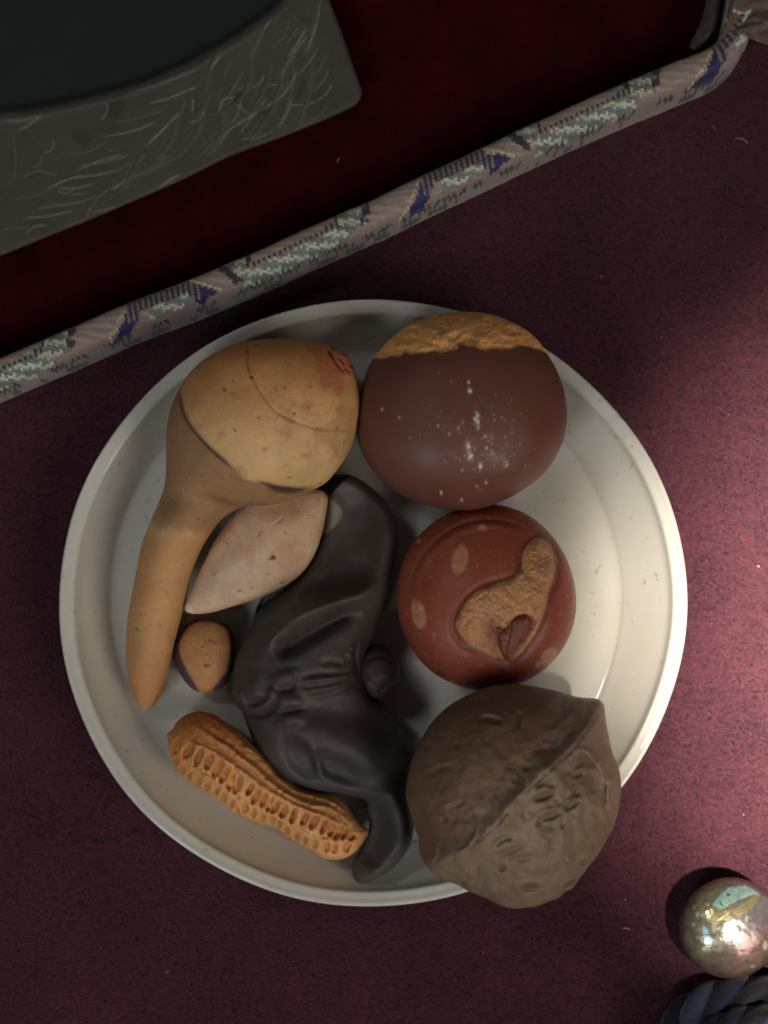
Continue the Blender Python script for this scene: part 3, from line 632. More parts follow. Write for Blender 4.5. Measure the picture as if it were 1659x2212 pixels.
# ------------------------------------------------------------------ peanut
def peanut():
    k = lambda p: crop(p, 331.8, 1465.5, .3); kk = lambda a, b: k([(a, b)])[0]
    O = k([(97, 405), (112, 385), (135, 368), (170, 310), (240, 258), (330, 237), (430, 257), (510, 310), (600, 372), (700, 460), (790, 550), (850, 625), (900, 690), (990, 745), (1070, 795), (1200, 830), (1310, 845), (1375, 890), (1430, 970), (1495, 1055),
           (1540, 1078), (1547, 1120), (1500, 1190), (1450, 1250), (1380, 1292), (1300, 1306), (1210, 1288), (1140, 1240), (1050, 1192), (950, 1135), (860, 1065), (750, 1042), (640, 1003), (555, 952), (495, 890), (400, 832), (320, 785), (250, 735), (185, 680), (138, 590), (110, 500)])
    A = [(175, 490), (262, 525), (335, 572), (405, 607), (468, 652), (515, 700), (560, 745), (607, 765), (695, 800), (735, 850), (790, 872), (835, 905), (872, 925), (930, 955), (1000, 985), (1080, 1008), (1145, 1030), (1215, 1063), (1270, 1085), (1320, 1103), (1365, 1112), (1415, 1138)]
    Bq = [(165, 605), (210, 662), (258, 705), (325, 745), (388, 780), (455, 815), (505, 857), (565, 903), (600, 960), (660, 930), (720, 970), (780, 1000), (850, 1017), (900, 1050), (950, 1095), (1020, 1140), (1080, 1170), (1150, 1190), (1240, 1208), (1295, 1218), (1385, 1210)]
    r1 = k([(300, 330), (420, 430), (520, 490), (640, 580), (760, 670), (850, 760), (950, 830), (1100, 900), (1250, 930), (1380, 1010), (1480, 1080)])
    r2 = k([(430, 300), (560, 400), (680, 500), (790, 600), (880, 700), (1000, 800), (1150, 850), (1290, 900), (1400, 990), (1500, 1065)])
    r3 = k([(110, 420), (230, 460), (380, 510), (520, 590), (660, 690), (800, 790), (950, 880), (1100, 950), (1260, 1010), (1400, 1080), (1500, 1110)])
    r4 = k([(130, 560), (230, 620), (340, 690), (480, 760), (600, 860), (740, 930), (880, 990), (1010, 1070), (1150, 1140), (1300, 1170), (1450, 1180)])
    def pits(x, y):
        h = np.zeros(len(x))
        for i, (a, b) in enumerate(A):
            px, py = kk(a, b); s = 1.15 if i < 8 else 1.0
            sl = 25 if a < 1380 else 80
            m = (abs(x-px) < 26) & (abs(y-py) < 26)
            h[m] = np.maximum(h[m], oval(x[m], y[m], px, py, 7.0*s*(1.0+.15*math.sin(i*2.1)), 15*s*(1+.1*math.sin(i*3.7)) if a < 1380 else 9, sl+8*math.sin(i*1.7), .32))
        for i, (a, b) in enumerate(Bq):
            px, py = kk(a, b); m = (abs(x-px) < 20) & (abs(y-py) < 20)
            h[m] = np.maximum(h[m], 1.0*oval(x[m], y[m], px, py, 6.4+1.0*math.sin(i*2.3), 9.4 if a < 1150 else 11, (30 if a < 500 else 10)+8*math.sin(i*1.3) if a > 500 else 40, .35))
        return h
    def detail(x, y):
        h = -0.105*pits(x, y)
        for r, w in ((r1, 5), (r2, 4.5), (r3, 5), (r4, 5)): h = h+0.045*line(x, y, r, w)*(1+1.3*fbm(x, y, 14, 2, 3))
        m_ = lambda r, dy: [(a+.6*dy, b-dy) for a, b in r]
        h = h-0.045*line(x, y, m_(r1, 9), 5)*(1+1.2*fbm(x, y, 20, 2, 7))-0.04*line(x, y, m_(r2, 8), 4)
        wrap = fbm((x+y)*.7, (y-x)*1.5, 16, 3, 9)
        return h+0.022*wrap+0.010*fbm(x, y, 6, 2, 2)
    def paint(x, y):
        n = fbm(x, y, 60, 4, 2)[:, None]; n2 = fbm(x, y, 8, 3, 5)[:, None]
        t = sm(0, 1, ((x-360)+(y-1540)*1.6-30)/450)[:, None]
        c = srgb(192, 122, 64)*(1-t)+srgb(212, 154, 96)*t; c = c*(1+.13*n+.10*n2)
        p = (.4*pits(x, y))[:, None]; c = c*(1-p)+srgb(178, 112, 54)*p
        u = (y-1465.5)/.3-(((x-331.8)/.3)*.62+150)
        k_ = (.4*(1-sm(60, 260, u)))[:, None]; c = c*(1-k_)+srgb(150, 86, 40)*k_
        l = (.35*line(x, y, r4, 5)+.25*line(x, y, r3, 4))[:, None]; c = c*(1-l)+srgb(212, 156, 104)*l
        return c
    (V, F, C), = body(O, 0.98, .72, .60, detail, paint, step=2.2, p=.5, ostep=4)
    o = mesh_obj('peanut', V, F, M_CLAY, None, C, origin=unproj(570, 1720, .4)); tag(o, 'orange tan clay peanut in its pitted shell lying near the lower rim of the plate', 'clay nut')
peanut()

# ------------------------------------------------------------------ seeds
def pale_seed():
    k = lambda p: crop(p, 387, 1023, .2667)
    O = k([(42, 1100), (60, 1122), (95, 1133), (150, 1137), (260, 1125), (420, 1080), (640, 1010), (840, 920), (990, 812), (1090, 670), (1150, 510), (1185, 350), (1203, 230), (1192, 170), (1150, 138), (1090, 130), (960, 120), (800, 130), (640, 180), (500, 275), (380, 415), (270, 580), (170, 790), (95, 960)])
    tip = spline(k([(35, 1095), (80, 1045), (125, 1110), (150, 1140), (90, 1145)]), True, 4)
    def detail(x, y):
        h = 0.03*line(x, y, k([(95, 1050), (420, 800), (760, 480), (1150, 170)]), 30)+0.03*fbm(x, y, 50, 3, 3)
        h = h-0.05*oval(x, y, *k([(760, 675)])[0], 5, 4, 0, .6)-0.03*line(x, y, k([(710, 695), (740, 670)]), 2.5)-0.03*line(x, y, k([(770, 415), (810, 385), (840, 350)]), 1.8)
        return h
    def paint(x, y):
        n = fbm(x, y, 60, 4, 8)[:, None]; c = srgb(194, 160, 128)*(1+.12*n)
        w = (.55*oval(x, y, *k([(430, 850)])[0], 75, 45, -40, .8))[:, None]; c = c*(1-w)+srgb(196, 178, 160)*w
        e_ = (.4*sm(0, .35, fbm(x, y, 40, 4, 22)))[:, None]; c = c*(1-e_)+srgb(176, 130, 96)*e_
        h = np.zeros(len(x))
        for a, b, r, q in ((760, 675, 22, .9), (480, 512, 10, .7), (638, 510, 8, .8), (890, 580, 8, .6), (735, 690, 12, .6), (1120, 225, 7, .6), (660, 640, 7, .5), (600, 740, 6, .5), (940, 570, 6, .5), (1090, 350, 7, .5), (800, 400, 10, .3)):
            h = np.maximum(h, q*oval(x, y, *k([(a, b)])[0], max(r*.2667, 1.8), max(r*.2, 1.5), 30, .5))
        h = h[:, None]; c = c*(1-h)+srgb(112, 66, 36)*h
        d, _ = segdist(x, y, tip, True); s = (np.where(inside(x, y, tip), sm(0, 3, d), 0)*.8)[:, None]; c = c*(1-s)+srgb(214, 192, 172)*s
        return c
    (V, F, C), = body(O, lambda x, y: 1.28-0.0006*(x-545)*0, .36, .34, detail, paint, step=2.8, p=.42)
    o = mesh_obj('pumpkin_seed', V, F, M_CLAY, None, C, origin=unproj(545, 1195, .35)); tag(o, 'pale pinkish almond shaped clay seed tucked under the arrowhead bulb', 'clay seed')
pale_seed()
def small_seed():
    k = lambda p: crop(p, 248.85, 1271.9, .2)
    O = k([(980, 318), (860, 335), (750, 400), (680, 500), (635, 590), (617, 670), (640, 780), (690, 900), (760, 1010), (840, 1090), (920, 1117), (975, 1112), (1030, 1110), (1120, 1082), (1200, 1020), (1245, 940), (1268, 850), (1285, 700), (1280, 550), (1210, 410), (1090, 332)])
    face = spline(k([(980, 325), (1090, 345), (1190, 420), (1245, 530), (1262, 650), (1245, 780), (1215, 885), (1160, 950), (1060, 1070), (1020, 1125), (930, 1125), (850, 1010), (775, 885), (712, 740), (690, 620), (722, 520), (790, 415), (880, 350)]), True, 5)
    def sd(x, y):
        d, _ = segdist(x, y, face, True); return np.where(inside(x, y, face), d, -d)
    detail = lambda x, y: .035*sm(-2, 4, sd(x, y))+.015*fbm(x, y, 20, 3, 2)-.03*oval(x, y, *k([(985, 820)])[0], 6, 3, 0, .6)
    def paint(x, y):
        n = fbm(x, y, 40, 4, 8)[:, None]; s = sm(-.8, .8, sd(x, y))[:, None]
        c = srgb(176, 126, 80)*(1+.14*n)
        h = np.zeros(len(x))
        for a, b, r in ((870, 655, 10), (945, 628, 13), (990, 705, 13), (975, 820, 20), (1015, 822, 16), (900, 560, 8)): h = np.maximum(h, .6*oval(x, y, *k([(a, b)])[0], r*.2, r*.17, 0, .5))
        c = c*(1-h[:, None])+srgb(95, 60, 35)*h[:, None]
        return c*s+srgb(78, 54, 60)*(1+.2*n)*(1-s)
    e = empty('ginkgo_seed', unproj(437, 1418, .35), 'small tan clay seed in a split dark purple husk beside the bulb stalk', 'clay seed'); og = unproj(437, 1418, .35)
    r = body(O, .72, .42, .34, detail, paint, step=2.4, split=lambda x, y: (sd(x, y) > 0).astype(int), p=.45)
    for nm, (V, F, C) in zip(('husk', 'kernel'), r): mesh_obj(nm, V, F, M_CLAY if nm == 'kernel' else M_SMOOTH, e, C, origin=og)
small_seed()

# ------------------------------------------------------------------ mottled silver ball
def ball():
    k = lambda p: crop(p, 1465.45, 1880.2, .11667)      # crop of the ball
    th = np.linspace(0, 2*np.pi, 24, endpoint=False)
    O = [(1577.5+110.5*np.cos(t), 2004.5+109.5*np.sin(t)) for t in th]
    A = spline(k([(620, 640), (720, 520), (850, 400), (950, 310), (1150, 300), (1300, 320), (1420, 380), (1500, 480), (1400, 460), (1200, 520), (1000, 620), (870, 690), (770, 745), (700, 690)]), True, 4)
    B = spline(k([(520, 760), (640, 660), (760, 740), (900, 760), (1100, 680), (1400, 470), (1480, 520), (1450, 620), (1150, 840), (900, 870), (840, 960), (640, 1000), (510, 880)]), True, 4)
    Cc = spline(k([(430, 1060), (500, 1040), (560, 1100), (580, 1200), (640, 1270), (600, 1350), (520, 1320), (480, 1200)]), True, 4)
    def paint(x, y):
        n = fbm(x, y, 22, 4, 2)[:, None]; n2 = fbm(x, y, 8, 3, 5)[:, None]
        X = (x-1577)/110; Y = (y-2004)/110
        c = srgb(140, 136, 116)*(1+.2*n+.3*n2)
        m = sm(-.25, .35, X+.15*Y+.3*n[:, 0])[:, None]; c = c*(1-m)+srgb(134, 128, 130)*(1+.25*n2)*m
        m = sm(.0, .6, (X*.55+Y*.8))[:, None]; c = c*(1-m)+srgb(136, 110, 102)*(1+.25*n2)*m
        for P, col in ((A, srgb(178, 220, 208)), (B, srgb(172, 162, 118)), (Cc, srgb(160, 190, 200))):  # the teal patch is a window reflection painted into the colour
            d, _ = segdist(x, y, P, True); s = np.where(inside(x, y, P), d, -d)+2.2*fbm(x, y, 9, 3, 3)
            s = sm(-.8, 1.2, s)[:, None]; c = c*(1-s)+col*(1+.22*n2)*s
        h = np.zeros(len(x))
        for a, b, rx, ry in ((670, 1065, 5.5, 9), (1255, 895, 4, 6), (1600, 1390, 5, 10), (1370, 1770, 5, 3), (480, 1455, 3, 3.5), (290, 1010, 3.5, 5), (365, 820, 4, 5), (460, 830, 4, 4.5), (550, 640, 5, 4), (300, 680, 3, 4), (1010, 570, 7, 3), (1190, 490, 6, 3), (910, 575, 5, 3)):
            h = np.maximum(h, oval(x, y, *k([(a, b)])[0], rx, ry, 0, .4))
        c = c*(1-.55*h[:, None])+srgb(240, 228, 205)*.55*h[:, None]
        h = oval(x, y, *k([(925, 460)])[0], 4, 3.2, 20, .4)+.6*line(x, y, k([(760, 310), (880, 265), (1000, 290), (1110, 320)]), 2.5)+.8*line(x, y, k([(760, 560), (800, 640), (850, 680)]), 2)
        h = np.clip(h, 0, .9)[:, None]; c = c*(1-h)+srgb(70, 70, 60)*h
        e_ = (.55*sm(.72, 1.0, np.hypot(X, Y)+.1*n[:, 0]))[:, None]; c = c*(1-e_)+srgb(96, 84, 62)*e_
        return c
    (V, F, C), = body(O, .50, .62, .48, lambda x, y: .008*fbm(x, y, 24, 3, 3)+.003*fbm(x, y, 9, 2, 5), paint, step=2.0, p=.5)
    o = mesh_obj('silver_ball', V, F, M_PEARL, None, C, origin=unproj(1577, 2004, 0)); tag(o, 'mottled silver metal ball with a painted pale teal reflection on the plum cloth', 'metal ball')
ball()

# ------------------------------------------------------------------ box: brocade walls, velvet lining, stone slab inside
TOPZ = 1.0
def box():
    og = unproj(800, 470, 0)
    e = empty('brocade_box', og, 'open flat box edged in woven beige and blue brocade, lined with dark red velvet', 'box')
    # centre line of the front wall's top, in plan units, then the strip's own coordinates s (along) and t (across)
    up = [(-140, 826), (0, 766), (130, 711), (265, 652), (400, 600), (530, 546), (660, 487), (800, 426), (900, 377), (1000, 331), (1100, 283), (1200, 237), (1300, 192), (1400, 150), (1470, 121), (1525, 100), (1556, 76), (1572, 40), (1580, 0), (1585, -60), (1588, -140)]
    U = spline(up, False, 2.6)
    d = np.gradient(U, axis=0); d /= np.linalg.norm(d, axis=1)[:, None]; d = np.stack([np.convolve(np.pad(d[:, i], 20, 'edge'), np.ones(41)/41, 'valid') for i in (0, 1)], 1)
    nrm = np.stack([-d[:, 1], d[:, 0]], 1)          # plan y runs down, so this points to the outer side
    s = np.concatenate([[0], np.cumsum(np.linalg.norm(np.diff(U, axis=0), axis=1))]); s0 = s[np.argmin(abs(U[:, 0]-262))]
    w = 62.0+1.6*fbm(s, s*0, 70, 3, 6)+.8*fbm(s, s*0, 18, 2, 8)
    # profile across: (share of width, height), with t for the weave
    a = np.linspace(0, 1, 46)
    def prof(q):    # q 0..1 -> offset across in px from the upper edge, z
        # inner side down, over the rounded top, outer side down
        pts = np.array([(0.0, .12), (-.02, .5), (0.0, .80), (.05, .91), (.14, .97), (.3, 1.0), (.55, 1.0), (.78, .965), (.92, .90), (1.0, .80), (1.03, .6), (1.03, .3), (1.01, .02)])
        L = np.concatenate([[0], np.cumsum(np.hypot(np.diff(pts[:, 0])*.5, np.diff(pts[:, 1])))]); L /= L[-1]
        return np.interp(q, L, pts[:, 0]), np.interp(q, L, pts[:, 1])
    Q = np.concatenate([np.linspace(0, .3, 6, endpoint=False), np.linspace(.3, .78, 34, endpoint=False), np.linspace(.78, 1, 10)])
    po, pz = prof(Q)
    for _ in range(2): po[1:-1] = (po[:-2]+2*po[1:-1]+po[2:])/4; pz[1:-1] = (pz[:-2]+2*pz[1:-1]+pz[2:])/4
    S, K = np.meshgrid(s, np.arange(len(Q)), indexing='ij')
    SS = S-s0
    off = po[K]*w[:, None]; Z = pz[K]*TOPZ
    # plan positions are given on the plane z = TOPZ, then lowered straight down
    base = unproj(U[:, None, 0]+nrm[:, None, 0]*off, U[:, None, 1]+nrm[:, None, 1]*off, TOPZ)
    P = base.copy(); P[..., 2] = Z
    # seen from the camera the outer side adds about 28 px: t in plan units across the whole visible strip
    T = off+(off > w[:, None]*.6)*(TOPZ-Z)*34
    per = 690.0; sv = 6.2; tv = 8.6
    slant = SS+T*0.22
    i_ = np.floor(slant/sv); j_ = np.floor((T+3*(i_ % 2))/tv); jit = ((i_*73856093+j_*19349663).astype(np.int64) % 1000)/1000.
    q = (i_*sv+sv/2) % per; tt = np.clip(((j_+.5)*tv-3*(i_ % 2)), -10, 110)/90.
    fs = (slant/sv) % 1; ft = ((T+3*(i_ % 2))/tv) % 1
    stitch = np.clip(np.sin(np.pi*fs), 0, 1)**.6*np.clip(np.sin(np.pi*ft), 0, 1)**.5
    beige = srgb(134, 117, 108); teal = srgb(124, 134, 124); lt = srgb(188, 194, 178); navy = srgb(34, 34, 92); dark = srgb(58, 46, 52); cream = srgb(200, 176, 146); grey = srgb(118, 112, 104)
    col = np.empty(S.shape+(3,)); col[:] = beige
    fn = np.sin((T*1.0+SS*.12)*1.35+3*fbm(SS, T*3, 60, 2, 4)); col *= (1+.17*fn+.10*fbm(SS*.5, T*3, 14, 3, 3))[..., None]
    hs = np.zeros(S.shape)
    def put(m, c, var=.15, raised=True):
        nonlocal col, hs
        cc = np.asarray(c)*(1+var*(jit[..., None]-.5)*2)*(.28+.72*stitch[..., None])  # shadow in the gaps between stitches is painted into the colour
        col = np.where(m[..., None], cc, col); hs = np.where(m, stitch if raised else 0, hs)
    # long teal band, its dark teeth above
    bq = (q-275)/240.; bt = .46-.10*bq+.05*np.sin(bq*3)
    m = (q > 275) & (q < 520) & (tt > bt-.04) & (tt < bt+.38+.03*np.sin(q/9)); put(m, teal); put(m & (jit > .55), lt)
    m = (q > 285) & (q < 530) & (tt > bt-.17) & (tt <= bt-.04) & ((i_ % 2) == 0); put(m, dark)
    # upright teal patches at both ends of the band
    for a0, a1 in ((232, 285), (505, 565)):
        m = (q > a0+30*np.clip(tt, 0, 1)*(a0 < 300)) & (q < a1) & (tt < .58); put(m, teal*.85); put(m & (jit > .5), lt*.8); put(m & (jit > .85), cream)
    m = (abs(q-(222+70*tt)) < 9) & (tt < .62); put(m, dark)
    m = (abs(q-(292)) < 5) & (tt < .28); put(m, dark)
    m = (abs(q-(500)) < 5) & (tt < .3); put(m, dark)
    m = (abs(q-(573-25*tt)) < 9) & (tt < .5) & (jit > .2); put(m, dark)
    # pair of navy triangles with a teal field and dark cream teeth between
    q2 = np.where(q > 640, q-per, q)
    m = (q2 > 5) & (q2 < 165) & (tt > .06+.0004*q2) & (tt < .38); put(m & ((i_ % 2) == 0), dark); put(m & ((i_ % 2) == 1), beige*.95)
    m = (q2 > 55) & (q2 < 155) & (tt > .36) & (tt < .66); put(m, teal*1.05); put(m & (jit > .6), lt)
    pin = lambda P: inside(q2, tt*100, np.array(P, float))
    mA = pin([(-34, 80), (-10, 52), (4, 28), (28, 26), (38, 48), (20, 62), (6, 80)]); put(mA, navy, .25); put(mA & (q2 > 8) & ((i_ % 2) == 1) & (tt < .55), beige)
    mB = pin([(146, 32), (172, 25), (216, 60), (194, 68), (168, 76), (156, 56)]); put(mB, navy, .25); put(mB & (q2 < 178) & ((i_ % 2) == 1) & (tt < .6), beige)
    m = (abs(tt-(.72-.0118*(q2+40))) < .06) & (q2 > -52) & (q2 < 8); put(m, cream)
    m = (abs(tt-(.15+.0074*(q2-164))) < .06) & (q2 > 158) & (q2 < 226); put(m, cream)
    # dark dashes on the outer side
    m = (tt > .80) & (tt < .90) & (vnoise(SS/22, T*0+3) > .40) & (jit > .2); put(m, srgb(42, 38, 44), .3)
    m = (tt > .94) & (tt < 1.04) & (vnoise(SS/34+9, T*0+7) > .45) & (jit > .3); put(m, srgb(40, 40, 60), .3)
    lw = (sm(.72, .8, tt)*(hs <= 0))[..., None]; col = col*(1-.3*lw)+grey*.3*lw
    nv = np.zeros_like(P); nv[..., 2] = 1
    P = P+nv*(.022*hs+.010*fbm(SS, T*2, 22, 3, 5)+.006*fn*.3)[..., None]*CMF
    Vv = P.reshape(-1, 3); n1 = len(Q)
    idx = np.arange(len(U)*n1).reshape(len(U), n1)
    F = np.stack([idx[:-1, :-1], idx[:-1, 1:], idx[1:, 1:], idx[1:, :-1]], -1).reshape(-1, 4)
    F = F.tolist()+[idx[-1].tolist()[::-1], idx[0].tolist()]
    mesh_obj('front_wall', Vv, F, M_BROCADE, e, col.reshape(-1, 3), origin=og)
    # velvet floor of the box, a sheet with its own slight relief
    L0 = [(-160, 845), (0, 778), (400, 610), (800, 436), (1200, 247), (1500, 120), (1590, 90), (1560, -60), (1530, -160), (-160, -160)]
    (V, F2, C), = body(L0, .10, 0, .05, None, lambda x, y: np.tile(srgb(72, 10, 18), (len(x), 1)), step=14, height=lambda x, y, d, f: .05*sm(0, 6, d)+.05*fbm(x, y, 60, 3, 2)*sm(0, 30, d), ostep=10)
    mesh_obj('velvet_lining', V, F2, M_VELVET, e, C, origin=og)
    # fold of brocade at the right-hand corner and the olive ribbon beside it
    FO = [(1556, 78), (1566, 50), (1574, 10), (1584, -40), (1600, -120), (1760, -120), (1760, 112), (1700, 108), (1655, 96), (1625, 84), (1600, 70), (1580, 76)]
    def fold(x, y, d, f):
        h = .10*sm(0, 10, d)+.10*line(x, y, [(1560, 100), (1590, 70), (1640, 50), (1700, 45)], 9, False)-.12*line(x, y, [(1575, 75), (1600, 45), (1625, 25), (1660, 20)], 8, False)
        h = h+.10*line(x, y, [(1562, 60), (1580, 20), (1600, -20)], 9, False)-.08*line(x, y, [(1595, 60), (1630, 48), (1680, 52)], 6)+.05*fbm(x, y, 24, 3, 3)
        return np.maximum(h, .01)
    def fpaint(x, y):
        c = np.tile(srgb(84, 68, 58), (len(x), 1))*(1+.15*fbm(x, y, 12, 3, 2)[:, None])
        h = np.zeros(len(x))
        for a, b in ((1578, 84), (1588, 79), (1600, 77), (1611, 80), (1622, 85), (1634, 91), (1645, 97), (1560, 30), (1568, 42), (1587, 23), (1596, 27), (1605, 30), (1556, 58)): h = np.maximum(h, oval(x, y, a, b, 3.2, 4.2, -20, .4))
        c = c*(1-h[:, None])+srgb(200, 172, 140)*h[:, None]
        return c
    (V, F2, C), = body(FO, .97, 0, .1, None, fpaint, step=3, height=fold, ostep=5)
    mesh_obj('corner_fold', V, F2, M_BROCADE, e, C, origin=og)
    RO = [(1500, 110), (1516, 98), (1538, 72), (1551, 40), (1558, 0), (1568, -70), (1545, -110), (1520, -60), (1524, 0), (1516, 40), (1503, 72), (1490, 98)]
    (V, F2, C), = body(RO, .70, 0, .1, None, lambda x, y: np.tile(srgb(58, 48, 38), (len(x), 1))*(1+.2*fbm(x, y, 16, 3, 2)[:, None]), step=3.5, height=lambda x, y, d, f: .05*sm(0, 8, d)+.12*sm(1510, 1540, x)*sm(0, 8, d)+.03*fbm(x, y, 20, 2, 2)*sm(0, 8, d), ostep=6)
    mesh_obj('ribbon', V, F2, M_BROCADE, e, C, origin=og)
CMF = 1.0
box()

def inkstone():
    O = [(690, -60), (712, 2), (735, 62), (757, 125), (774, 174), (781, 194), (780, 210), (770, 225), (752, 236), (700, 260), (600, 300), (500, 337), (400, 386), (300, 430), (200, 473), (100, 513), (0, 554), (-120, 604), (-160, 560), (-160, -120), (300, -140), (640, -140)]
    k = lambda p: [(a*.5, b*.5) for a, b in p]
    arc = spline([(-220, 262), (0, 250), (100, 237), (200, 215), (300, 187), (400, 145), (500, 90), (575, 40), (615, 0), (650, -60), (670, -140), (400, -220), (-220, -220)], True, 8)
    scr = [[(160, 900), (260, 888), (370, 868)], [(100, 942), (220, 930), (320, 906)], [(0, 990), (90, 985), (190, 975)], [(300, 770), (420, 755), (535, 728)], [(340, 715), (450, 700), (560, 668)], [(490, 530), (610, 508), (720, 475)], [(430, 592), (560, 570), (675, 525)], [(310, 838), (390, 835)],
           [(560, 402), (700, 360), (860, 300)], [(640, 450), (740, 420), (860, 370)], [(1412, 230), (1385, 290), (1342, 330)], [(1415, 298), (1395, 350), (1350, 395)], [(1432, 362), (1390, 420), (1320, 457)], [(1420, 430), (1385, 490), (1318, 527)], [(1380, 0), (1362, 110), (1312, 240)], [(1168, 78), (1120, 170), (1088, 248)],
           [(1290, 108), (1262, 160), (1228, 192)], [(1315, 130), (1275, 200), (1238, 252)], [(1246, 90), (1222, 160), (1170, 215)], [(1048, 310), (1020, 360), (985, 420)], [(1285, 300), (1260, 350), (1215, 420)], [(1310, 300), (1335, 380), (1310, 470), (1285, 555)], [(1275, 320), (1230, 400), (1120, 480), (985, 560)],
           [(455, 440), (465, 480), (435, 520)], [(55, 560), (70, 700), (60, 780)], [(70, 560), (120, 545), (182, 492)], [(235, 600), (222, 650), (180, 660)], [(180, 670), (172, 715), (135, 722)], [(905, 300), (950, 240)], [(570, 770), (640, 740), (720, 690)], [(1230, 455), (1320, 452)], [(1160, 365), (1195, 368)], [(900, 495), (940, 498)],
           [(1190, 560), (1240, 480), (1260, 420)], [(1030, 600), (1110, 595), (1190, 560)], [(460, 650), (520, 650)], [(690, 805), (740, 770), (780, 750)], [(1000, 470), (1010, 400), (1045, 380)], [(770, 520), (800, 430)], [(830, 490), (832, 420)], [(960, 340), (1000, 260)]]
    big = [[(1150, 210), (1155, 320), (1090, 460), (960, 570), (820, 690)], [(1210, 190), (1215, 330), (1180, 450), (1110, 560), (1040, 650)], [(880, 410), (865, 530), (790, 640), (650, 730), (570, 770)], [(1250, 200), (1260, 330), (1225, 480), (1180, 590)], [(760, 480), (745, 590), (660, 700)], [(950, 200), (900, 310), (880, 420)],
           [(1070, 120), (1080, 260), (1060, 380), (950, 500)], [(1320, 240), (1340, 360), (1280, 560)], [(1350, 20), (1340, 160), (1310, 250)], [(620, 640), (560, 760), (500, 830)], [(390, 870), (370, 930), (330, 960)], [(930, 390), (960, 500), (930, 620), (850, 700)], [(1000, 430), (1090, 500)], [(30, 520), (120, 520), (200, 490)]]
    rs = np.random.default_rng(11)
    for _ in range(24):
        u = rs.uniform(0, 1); cx = 130+1220*u; cy = (940-560*u)+rs.uniform(-230, 120)*(1-.2*u); a = math.radians(-15-45*u+rs.normal(0, 12)); l = rs.uniform(40, 120); b = rs.uniform(-30, 30)
        scr.append([(cx-l*math.cos(a), cy-l*math.sin(a)), (cx+b*math.sin(a), cy-b*math.cos(a)), (cx+l*math.cos(a), cy+l*math.sin(a))])
    def sd(x, y):
        d, _ = segdist(x, y, arc, True); return np.where(inside(x, y, arc), d, -d)
    def height(x, y, d, f):
        h = .14*(1-np.clip(1-d/11., 0, 1)**2)**.5
        s = sd(x, y); h = h-.10*sm(-6, 26, s)+.02*np.exp(-((s+8)/6.)**2)
        for P in scr: h = h-.008*line(x, y, k(P), 2.2)
        for P in big: h = h+.022*line(x, y, k(P), 6)
        for P in big: h = h-.022*line(x, y, [(a-7, b+2) for a, b in k(P)], 3.5)
        return np.maximum(h+.006*fbm(x, y, 40, 3, 2)*sm(0, 8, d), .004)
    def paint(x, y):
        n = fbm(x, y, 60, 4, 8)[:, None]
        c = srgb(68, 66, 57)*(1+.14*n)
        h = np.zeros(len(x)); g = np.zeros(len(x))
        for i, P in enumerate(scr): h = np.maximum(h, (.42+.25*math.sin(i*2.3))*line(x, y, k(P), 1.7))
        for P in big: g = np.maximum(g, .28*line(x, y, k(P), 6.5))
        h = (h*(.7+.3*fbm(x, y, 8, 2, 3)))[:, None]; g = (g*(1+.5*fbm(x, y, 10, 3, 4)))[:, None]
        c = c*(1-g)+srgb(108, 98, 86)*g; c = c*(1-h)+srgb(160, 150, 132)*h
        b = np.zeros(len(x))
        for a, q, rx, ry in ((1320, 90, 20, 12), (1130, 480, 30, 12), (1020, 410, 14, 16), (350, 590, 34, 22), (500, 470, 22, 40), (1010, 440, 10, 20), (1300, 380, 9, 40)): b = np.maximum(b, .55*oval(x, y, a/2, q/2, rx/1.5, ry/1.5, 20, .6))
        b = b[:, None]; c = c*(1-b)+srgb(46, 44, 38)*b
        s = sm(-1, 12, sd(x, y)+2*fbm(x, y, 20, 2, 2))[:, None]; return c*(1-s)+srgb(26, 28, 29)*(1+.1*n)*s
    og = unproj(300, 200, .15); e = empty('inkstone', og, 'dark grey stone inkstone slab with carved plant scratches and a black round well', 'inkstone')
    cls = lambda x, y: (sd(x, y) > 4).astype(int)
    r = body(O, .74, 0, .5, None, paint, step=3.4, height=height, split=cls, pbot=.12, ostep=6)
    for nm, (V, F, C) in zip(('slab', 'ink_well'), r): mesh_obj(nm, V, F, M_STONE, e, C, origin=og)
inkstone()

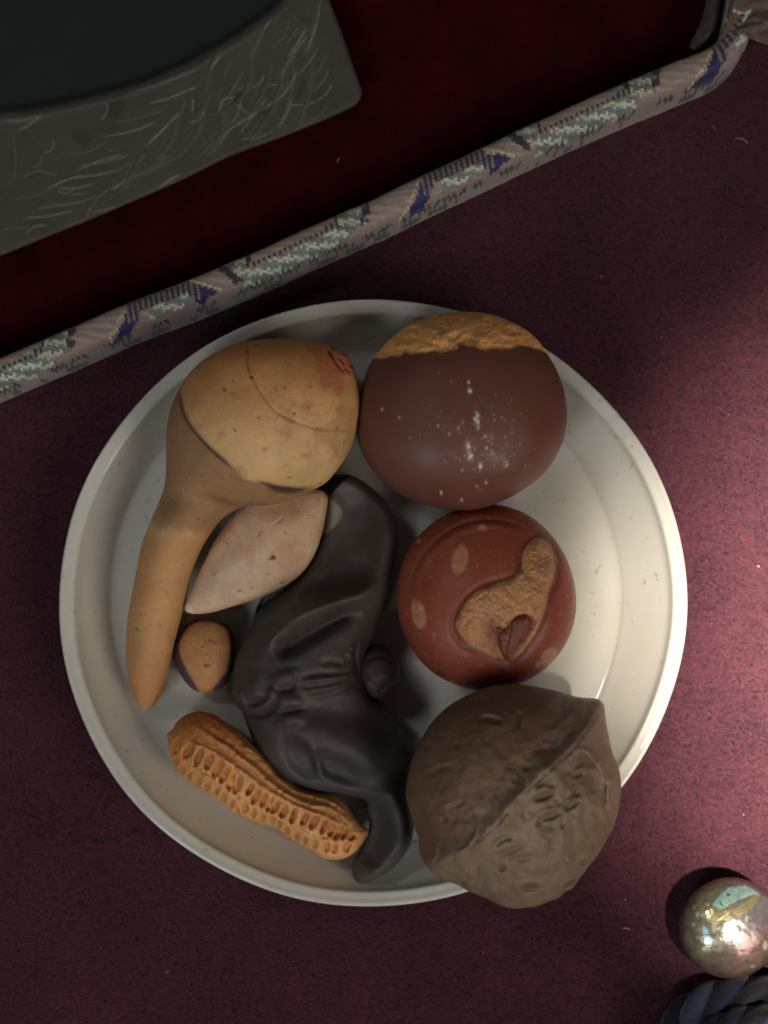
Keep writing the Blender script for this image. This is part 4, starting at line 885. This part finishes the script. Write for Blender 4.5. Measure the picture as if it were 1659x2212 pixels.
# ------------------------------------------------------------------ navy twisted cord in the corner
def cord():
    og = unproj(1600, 2190, 0); e = empty('cord_coil', og, 'dark navy twisted cord with pale strands in the lower corner of the cloth', 'cord')
    def rope(name, pts, z, R, strands, turns, cols):
        C2 = spline(pts, False, 4); P = unproj(C2[:, 0], C2[:, 1], z)
        T = np.gradient(P, axis=0); T /= np.linalg.norm(T, axis=1)[:, None]; up = np.array([0, 0, 1.0]); S = np.cross(T, up); S /= np.linalg.norm(S, axis=1)[:, None]; Nn = np.cross(S, T)
        L = np.concatenate([[0], np.cumsum(np.linalg.norm(np.diff(P, axis=0), axis=1))])
        for sidx in range(strands):
            ph = 2*np.pi*sidx/strands+L*turns; c = P+(S*np.cos(ph)[:, None]+Nn*np.sin(ph)[:, None])*R*.58
            t = np.gradient(c, axis=0); t /= np.linalg.norm(t, axis=1)[:, None]; a = np.cross(t, up); a /= np.linalg.norm(a, axis=1)[:, None]; b = np.cross(a, t)
            m = 10; th = np.arange(m)*2*np.pi/m
            V = (c[:, None]+(a[:, None]*np.cos(th)[None, :, None]+b[:, None]*np.sin(th)[None, :, None])*R*.52).reshape(-1, 3)
            n = len(c); F = [(i*m+j, i*m+(j+1) % m, (i+1)*m+(j+1) % m, (i+1)*m+j) for i in range(n-1) for j in range(m)]+[list(range(m))[::-1], [(n-1)*m+j for j in range(m)]]
            mesh_obj('strand', V, F, M_CORD, e, np.tile(cols[sidx % len(cols)], (len(V), 1)), origin=og)
    nv = srgb(8, 12, 40); dk = srgb(7, 8, 20); pl = srgb(70, 82, 110)
    rope('strand', [(1440, 2330), (1452, 2260), (1490, 2205), (1550, 2172), (1620, 2160), (1720, 2165)], .42, .36, 4, 3.4, [nv, dk, nv, pl*.5])
    rope('strand', [(1500, 2330), (1530, 2262), (1590, 2225), (1660, 2215), (1760, 2220)], .9, .30, 4, 4.2, [nv, pl, dk, nv])
cord()

# ------------------------------------------------------------------ lint on the cloth
def lint():
    rs = np.random.default_rng(5); V = []; F = []
    fib = [(1602, 305, 30, 25, 1.6), (1540, 275, 14, 60, .9), (1420, 245, 9, 10, .9), (732, 347, 14, -65, 1.0), (1352, 2007, 18, 12, 1.2), (1350, 1943, 4, 0, 1.6), (1637, 1224, 8, 20, 2), (1605, 1760, 6, 60, 1.2), (362, 2100, 12, -30, 1), (1300, 598, 6, 0, 1.3)]
    for _ in range(26): fib.append((rs.uniform(20, 1640), rs.uniform(300, 2180), rs.uniform(3, 9), rs.uniform(0, 180), rs.uniform(.35, .7)))
    for x, y, l, a, r in fib:
        if ((x-805)/700)**2+((y-1300)/680)**2 < 1 or (x < 1650 and y < 870-.45*x): 
            if not (x == 732): continue
        ca, sa = math.cos(math.radians(a)), math.sin(math.radians(a)); z = .16 if x == 732 else .03
        pts = [(x+ca*l*(t-.5)+sa*l*.15*math.sin(3*t), y+sa*l*(t-.5)-ca*l*.15*math.sin(3*t)) for t in np.linspace(0, 1, 6)]
        P = unproj(np.array([p[0] for p in pts]), np.array([p[1] for p in pts]), z); P[:, 2] += .02*np.sin(np.linspace(0, 3.1, 6))
        T = np.gradient(P, axis=0); T /= np.linalg.norm(T, axis=1)[:, None]; S = np.cross(T, [0, 0, 1.]); S /= np.linalg.norm(S, axis=1)[:, None]; B = np.cross(S, T)
        rr = r/131.*1.4; b0 = len(V); m = 5
        for i in range(6):
            for j in range(m):
                th = 2*np.pi*j/m; V.append(P[i]+(S[i]*math.cos(th)+B[i]*math.sin(th)*.6)*rr*(1-.5*abs(i-2.5)/2.5))
        for i in range(5):
            for j in range(m): F.append((b0+i*m+j, b0+i*m+(j+1) % m, b0+(i+1)*m+(j+1) % m, b0+(i+1)*m+j))
    o = mesh_obj('lint', np.array(V), F, M_LINT); tag(o, 'pale specks and fibres of lint scattered on the plum cloth', 'lint', kind='stuff')
lint()

# ------------------------------------------------------------------ clay crumbs on the plate
def crumbs():
    rs = np.random.default_rng(21); V = []; F = []
    tet = np.array([(1, 0, -.5), (-.5, .87, -.5), (-.5, -.87, -.5), (0, 0, .8), (.4, .5, .4)])
    fc = [(0, 2, 1), (0, 1, 4), (1, 3, 4), (1, 2, 3), (2, 0, 3), (0, 4, 3)]
    for _ in range(70):
        if rs.random() < .5: x, y = rs.uniform(1245, 1345), rs.uniform(1000, 1460)
        else: x, y = rs.uniform(250, 700), 1560+rs.uniform(0, 240)
        if math.hypot(x-788, (y-1290)/.97) > 545: continue
        r_ = rs.uniform(.004, .013); a = rs.uniform(0, 6.28); c, s_ = math.cos(a), math.sin(a)
        p = unproj(x, y, .357); b = len(V)
        for q in tet*r_*rs.uniform(.7, 1.3, (5, 1)): V.append(p+np.array([q[0]*c-q[1]*s_, q[0]*s_+q[1]*c, q[2]+r_*.5]))
        F += [tuple(b+i for i in f) for f in fc]
    o = mesh_obj('crumbs', np.array(V), F, mat('clay_crumb', color=tuple(srgb(130, 96, 70)), rough=.8, bump=0), smooth=False)
    tag(o, 'tiny brown clay crumbs scattered on the glaze of the plate', 'crumbs', kind='stuff')
crumbs()
